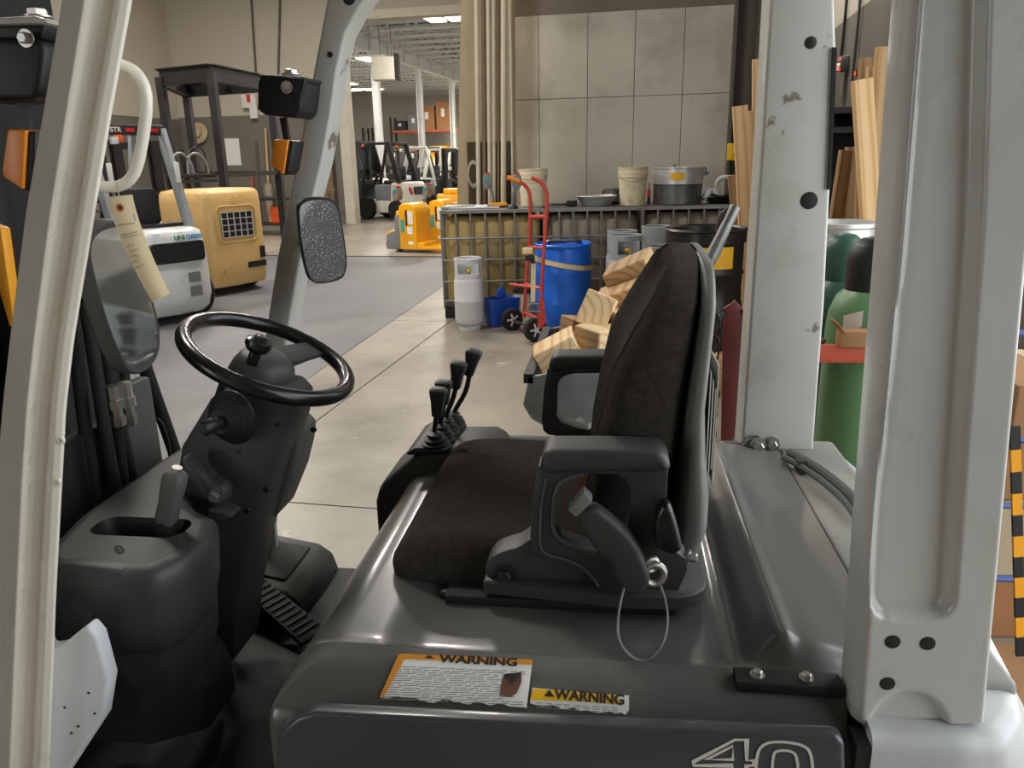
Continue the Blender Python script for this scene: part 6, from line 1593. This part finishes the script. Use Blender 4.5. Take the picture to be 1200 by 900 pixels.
gas('dark green gas bottle standing behind the black-capped one', g2.x, 3.0, .125, 1.40, 'gas_dark', 'gas_dark')
t = thing('bottle_rack', 'maroon and orange steel rack holding the gas bottles', 'rack', (.62, 2.8, 0))
zo0, zo1 = aY(990, 424, 2.5).z, aY(990, 405, 2.5).z
G().box((.47, 2.485, zo0), (1.05, 2.525, zo1)).build('front_beam', 'orange_beam', t, bev=.003)
G().box((.47, 2.525, zo0), (1.05, 2.56, zo0 + .006)).build('front_ledge', 'orange_beam', t)
P = pX([(848, 362), (862, 352), (874, 366), (870, 530), (862, 640), (842, 640), (845, 520)], 2.75)
pm = G().prism(P, 2.75, 2.765); pm.build('side_plate', 'maroon', t, bev=.003)
G().box((.42, 2.78, .0), (.47, 3.2, .05)).build('base_channel', 'maroon', t); G().box((.42, 2.5, 0), (1.05, 3.2, .03)).build('base', 'maroon', t)
G().bar((.47, 2.76, 1.22), (.70, 2.60, 1.14), .05, .012).build('arm_plate', 'maroon', t)
for x in (.47, 1.03): G().box((x - .02, 2.49, 0.03), (x + .02, 2.53, zo1)).build('post', 'maroon', t)
t = thing('small_carton', 'small open cardboard box resting on the orange rack beam', 'box', (aY(1001, 400, 2.50).x, 2.50, zo1 + .001))
G().box((-.05, -.03, 0), (.06, .03, .05)).build('body', 'cardboard', t, bev=.002, local=True); G().bar((-.05, -.03, .05), (-.075, -.03, .085), .11, .003, (1, 0, 0)).build('flap', 'cardboard', t, local=True)
# hanging chain
ca, cb = aY(841, 372, 2.70), aY(835, 560, 2.70)
t = thing('chain', 'steel chain hanging beside the maroon rack plate', 'chain', cb)
lk = G().tube([(.011 * math.cos(a), 0, .022 * math.sin(a)) for a in [2 * PI * i / 14 for i in range(14)]], .0032, 6, closed=True).mesh(0, 1, 60, 'link'); lk.materials.append(MATS['dark_steel'])
nl = int((ca - cb).length / .036)
for i in range(nl):
    o = bpy.data.objects.new('link', lk); COL.objects.link(o); o.parent = t; o.location = (ca - cb) * (i / nl) + V((.004 * math.sin(i), 0, .02)); o.rotation_euler = (0, 0, (i % 2) * PI / 2 + .5)
G().bar(ca, ca + V((.04, .06, .0)), .008, .02).build('hook', 'dark_steel', t)
# far right: blue cart, striped bar, cartons
c = aY(1195, 640, 2.7)
t = thing('warning_bar', 'black and yellow striped flat bar leaning at the right edge', 'striped bar', aY(1196, 768, 2.35))
a, b = aY(1189, 500, 2.35), aY(1196, 768, 2.35)
n = 11
for i in range(n):
    p, q = a.lerp(b, i / n), a.lerp(b, (i + 1) / n)
    G().bar(p, q, .028, .012, (0, 1, 0)).build('stripe', ('black', 'yellow_paint')[i % 2], t)
for i, (z0, z1, lb) in enumerate(((.0, .26, 'brown carton lowest in the stack at the right edge'), (.26, .56, 'tan carton in the middle of the stack at the right edge'), (.56, .98, 'tan carton on top of the stack at the right edge'))):
    t = thing('carton', lb, 'box', (1.62, 2.95, z0), .1, 'cartons at the right edge')
    G().box((-.28, -.25, .001), (.3, .25, z1 - z0 - .001)).build('body', ('box_brown', 'cardboard_pale', 'cardboard')[i], t, bev=.004, seg=1, local=True)
    G().box((-.03, -.252, 0.002), (.03, .252, z1 - z0)).build('tape', 'cardboard_pale', t, local=True)
t = thing('blue_frame_cart', 'blue tube cart frame standing before the cartons', 'cart', (1.32, 2.5, 0))
for x in (-.10, .30): G().tube([(x, 0, .0), (x - .02, .02, 1.3)], .016, 10).build('post', 'blue_steel', t, local=True)
for z in (.35, .62, .85, 1.2): G().tube([(-.10, 0, z), (.30, 0, z)], .012, 8).build('rung', 'blue_steel', t, local=True)
# wood scrap on the floor
sp = aZ(1185, 760, 0)
solo(G().box((1.30, 2.2, 0), (1.75, 2.62, .02)), 'plywood_scrap', 'cardboard', 'plywood scrap lying on the floor at the right edge', 'plywood')

# small yellow box on the dark column
p = aV(857, 178, 9.93)
t = thing('yellow_call_box', 'small bright yellow box fixed to the dark column', 'box', p, ROOM_ROT)
G().cbox((0, 0, 0), (.10, .10, .20)).build('body', 'label_yellow', t, bev=.01, local=True); G().cbox((0, .04, 0), (.08, .02, .16)).build('back_plate', 'dark_steel', t, local=True)
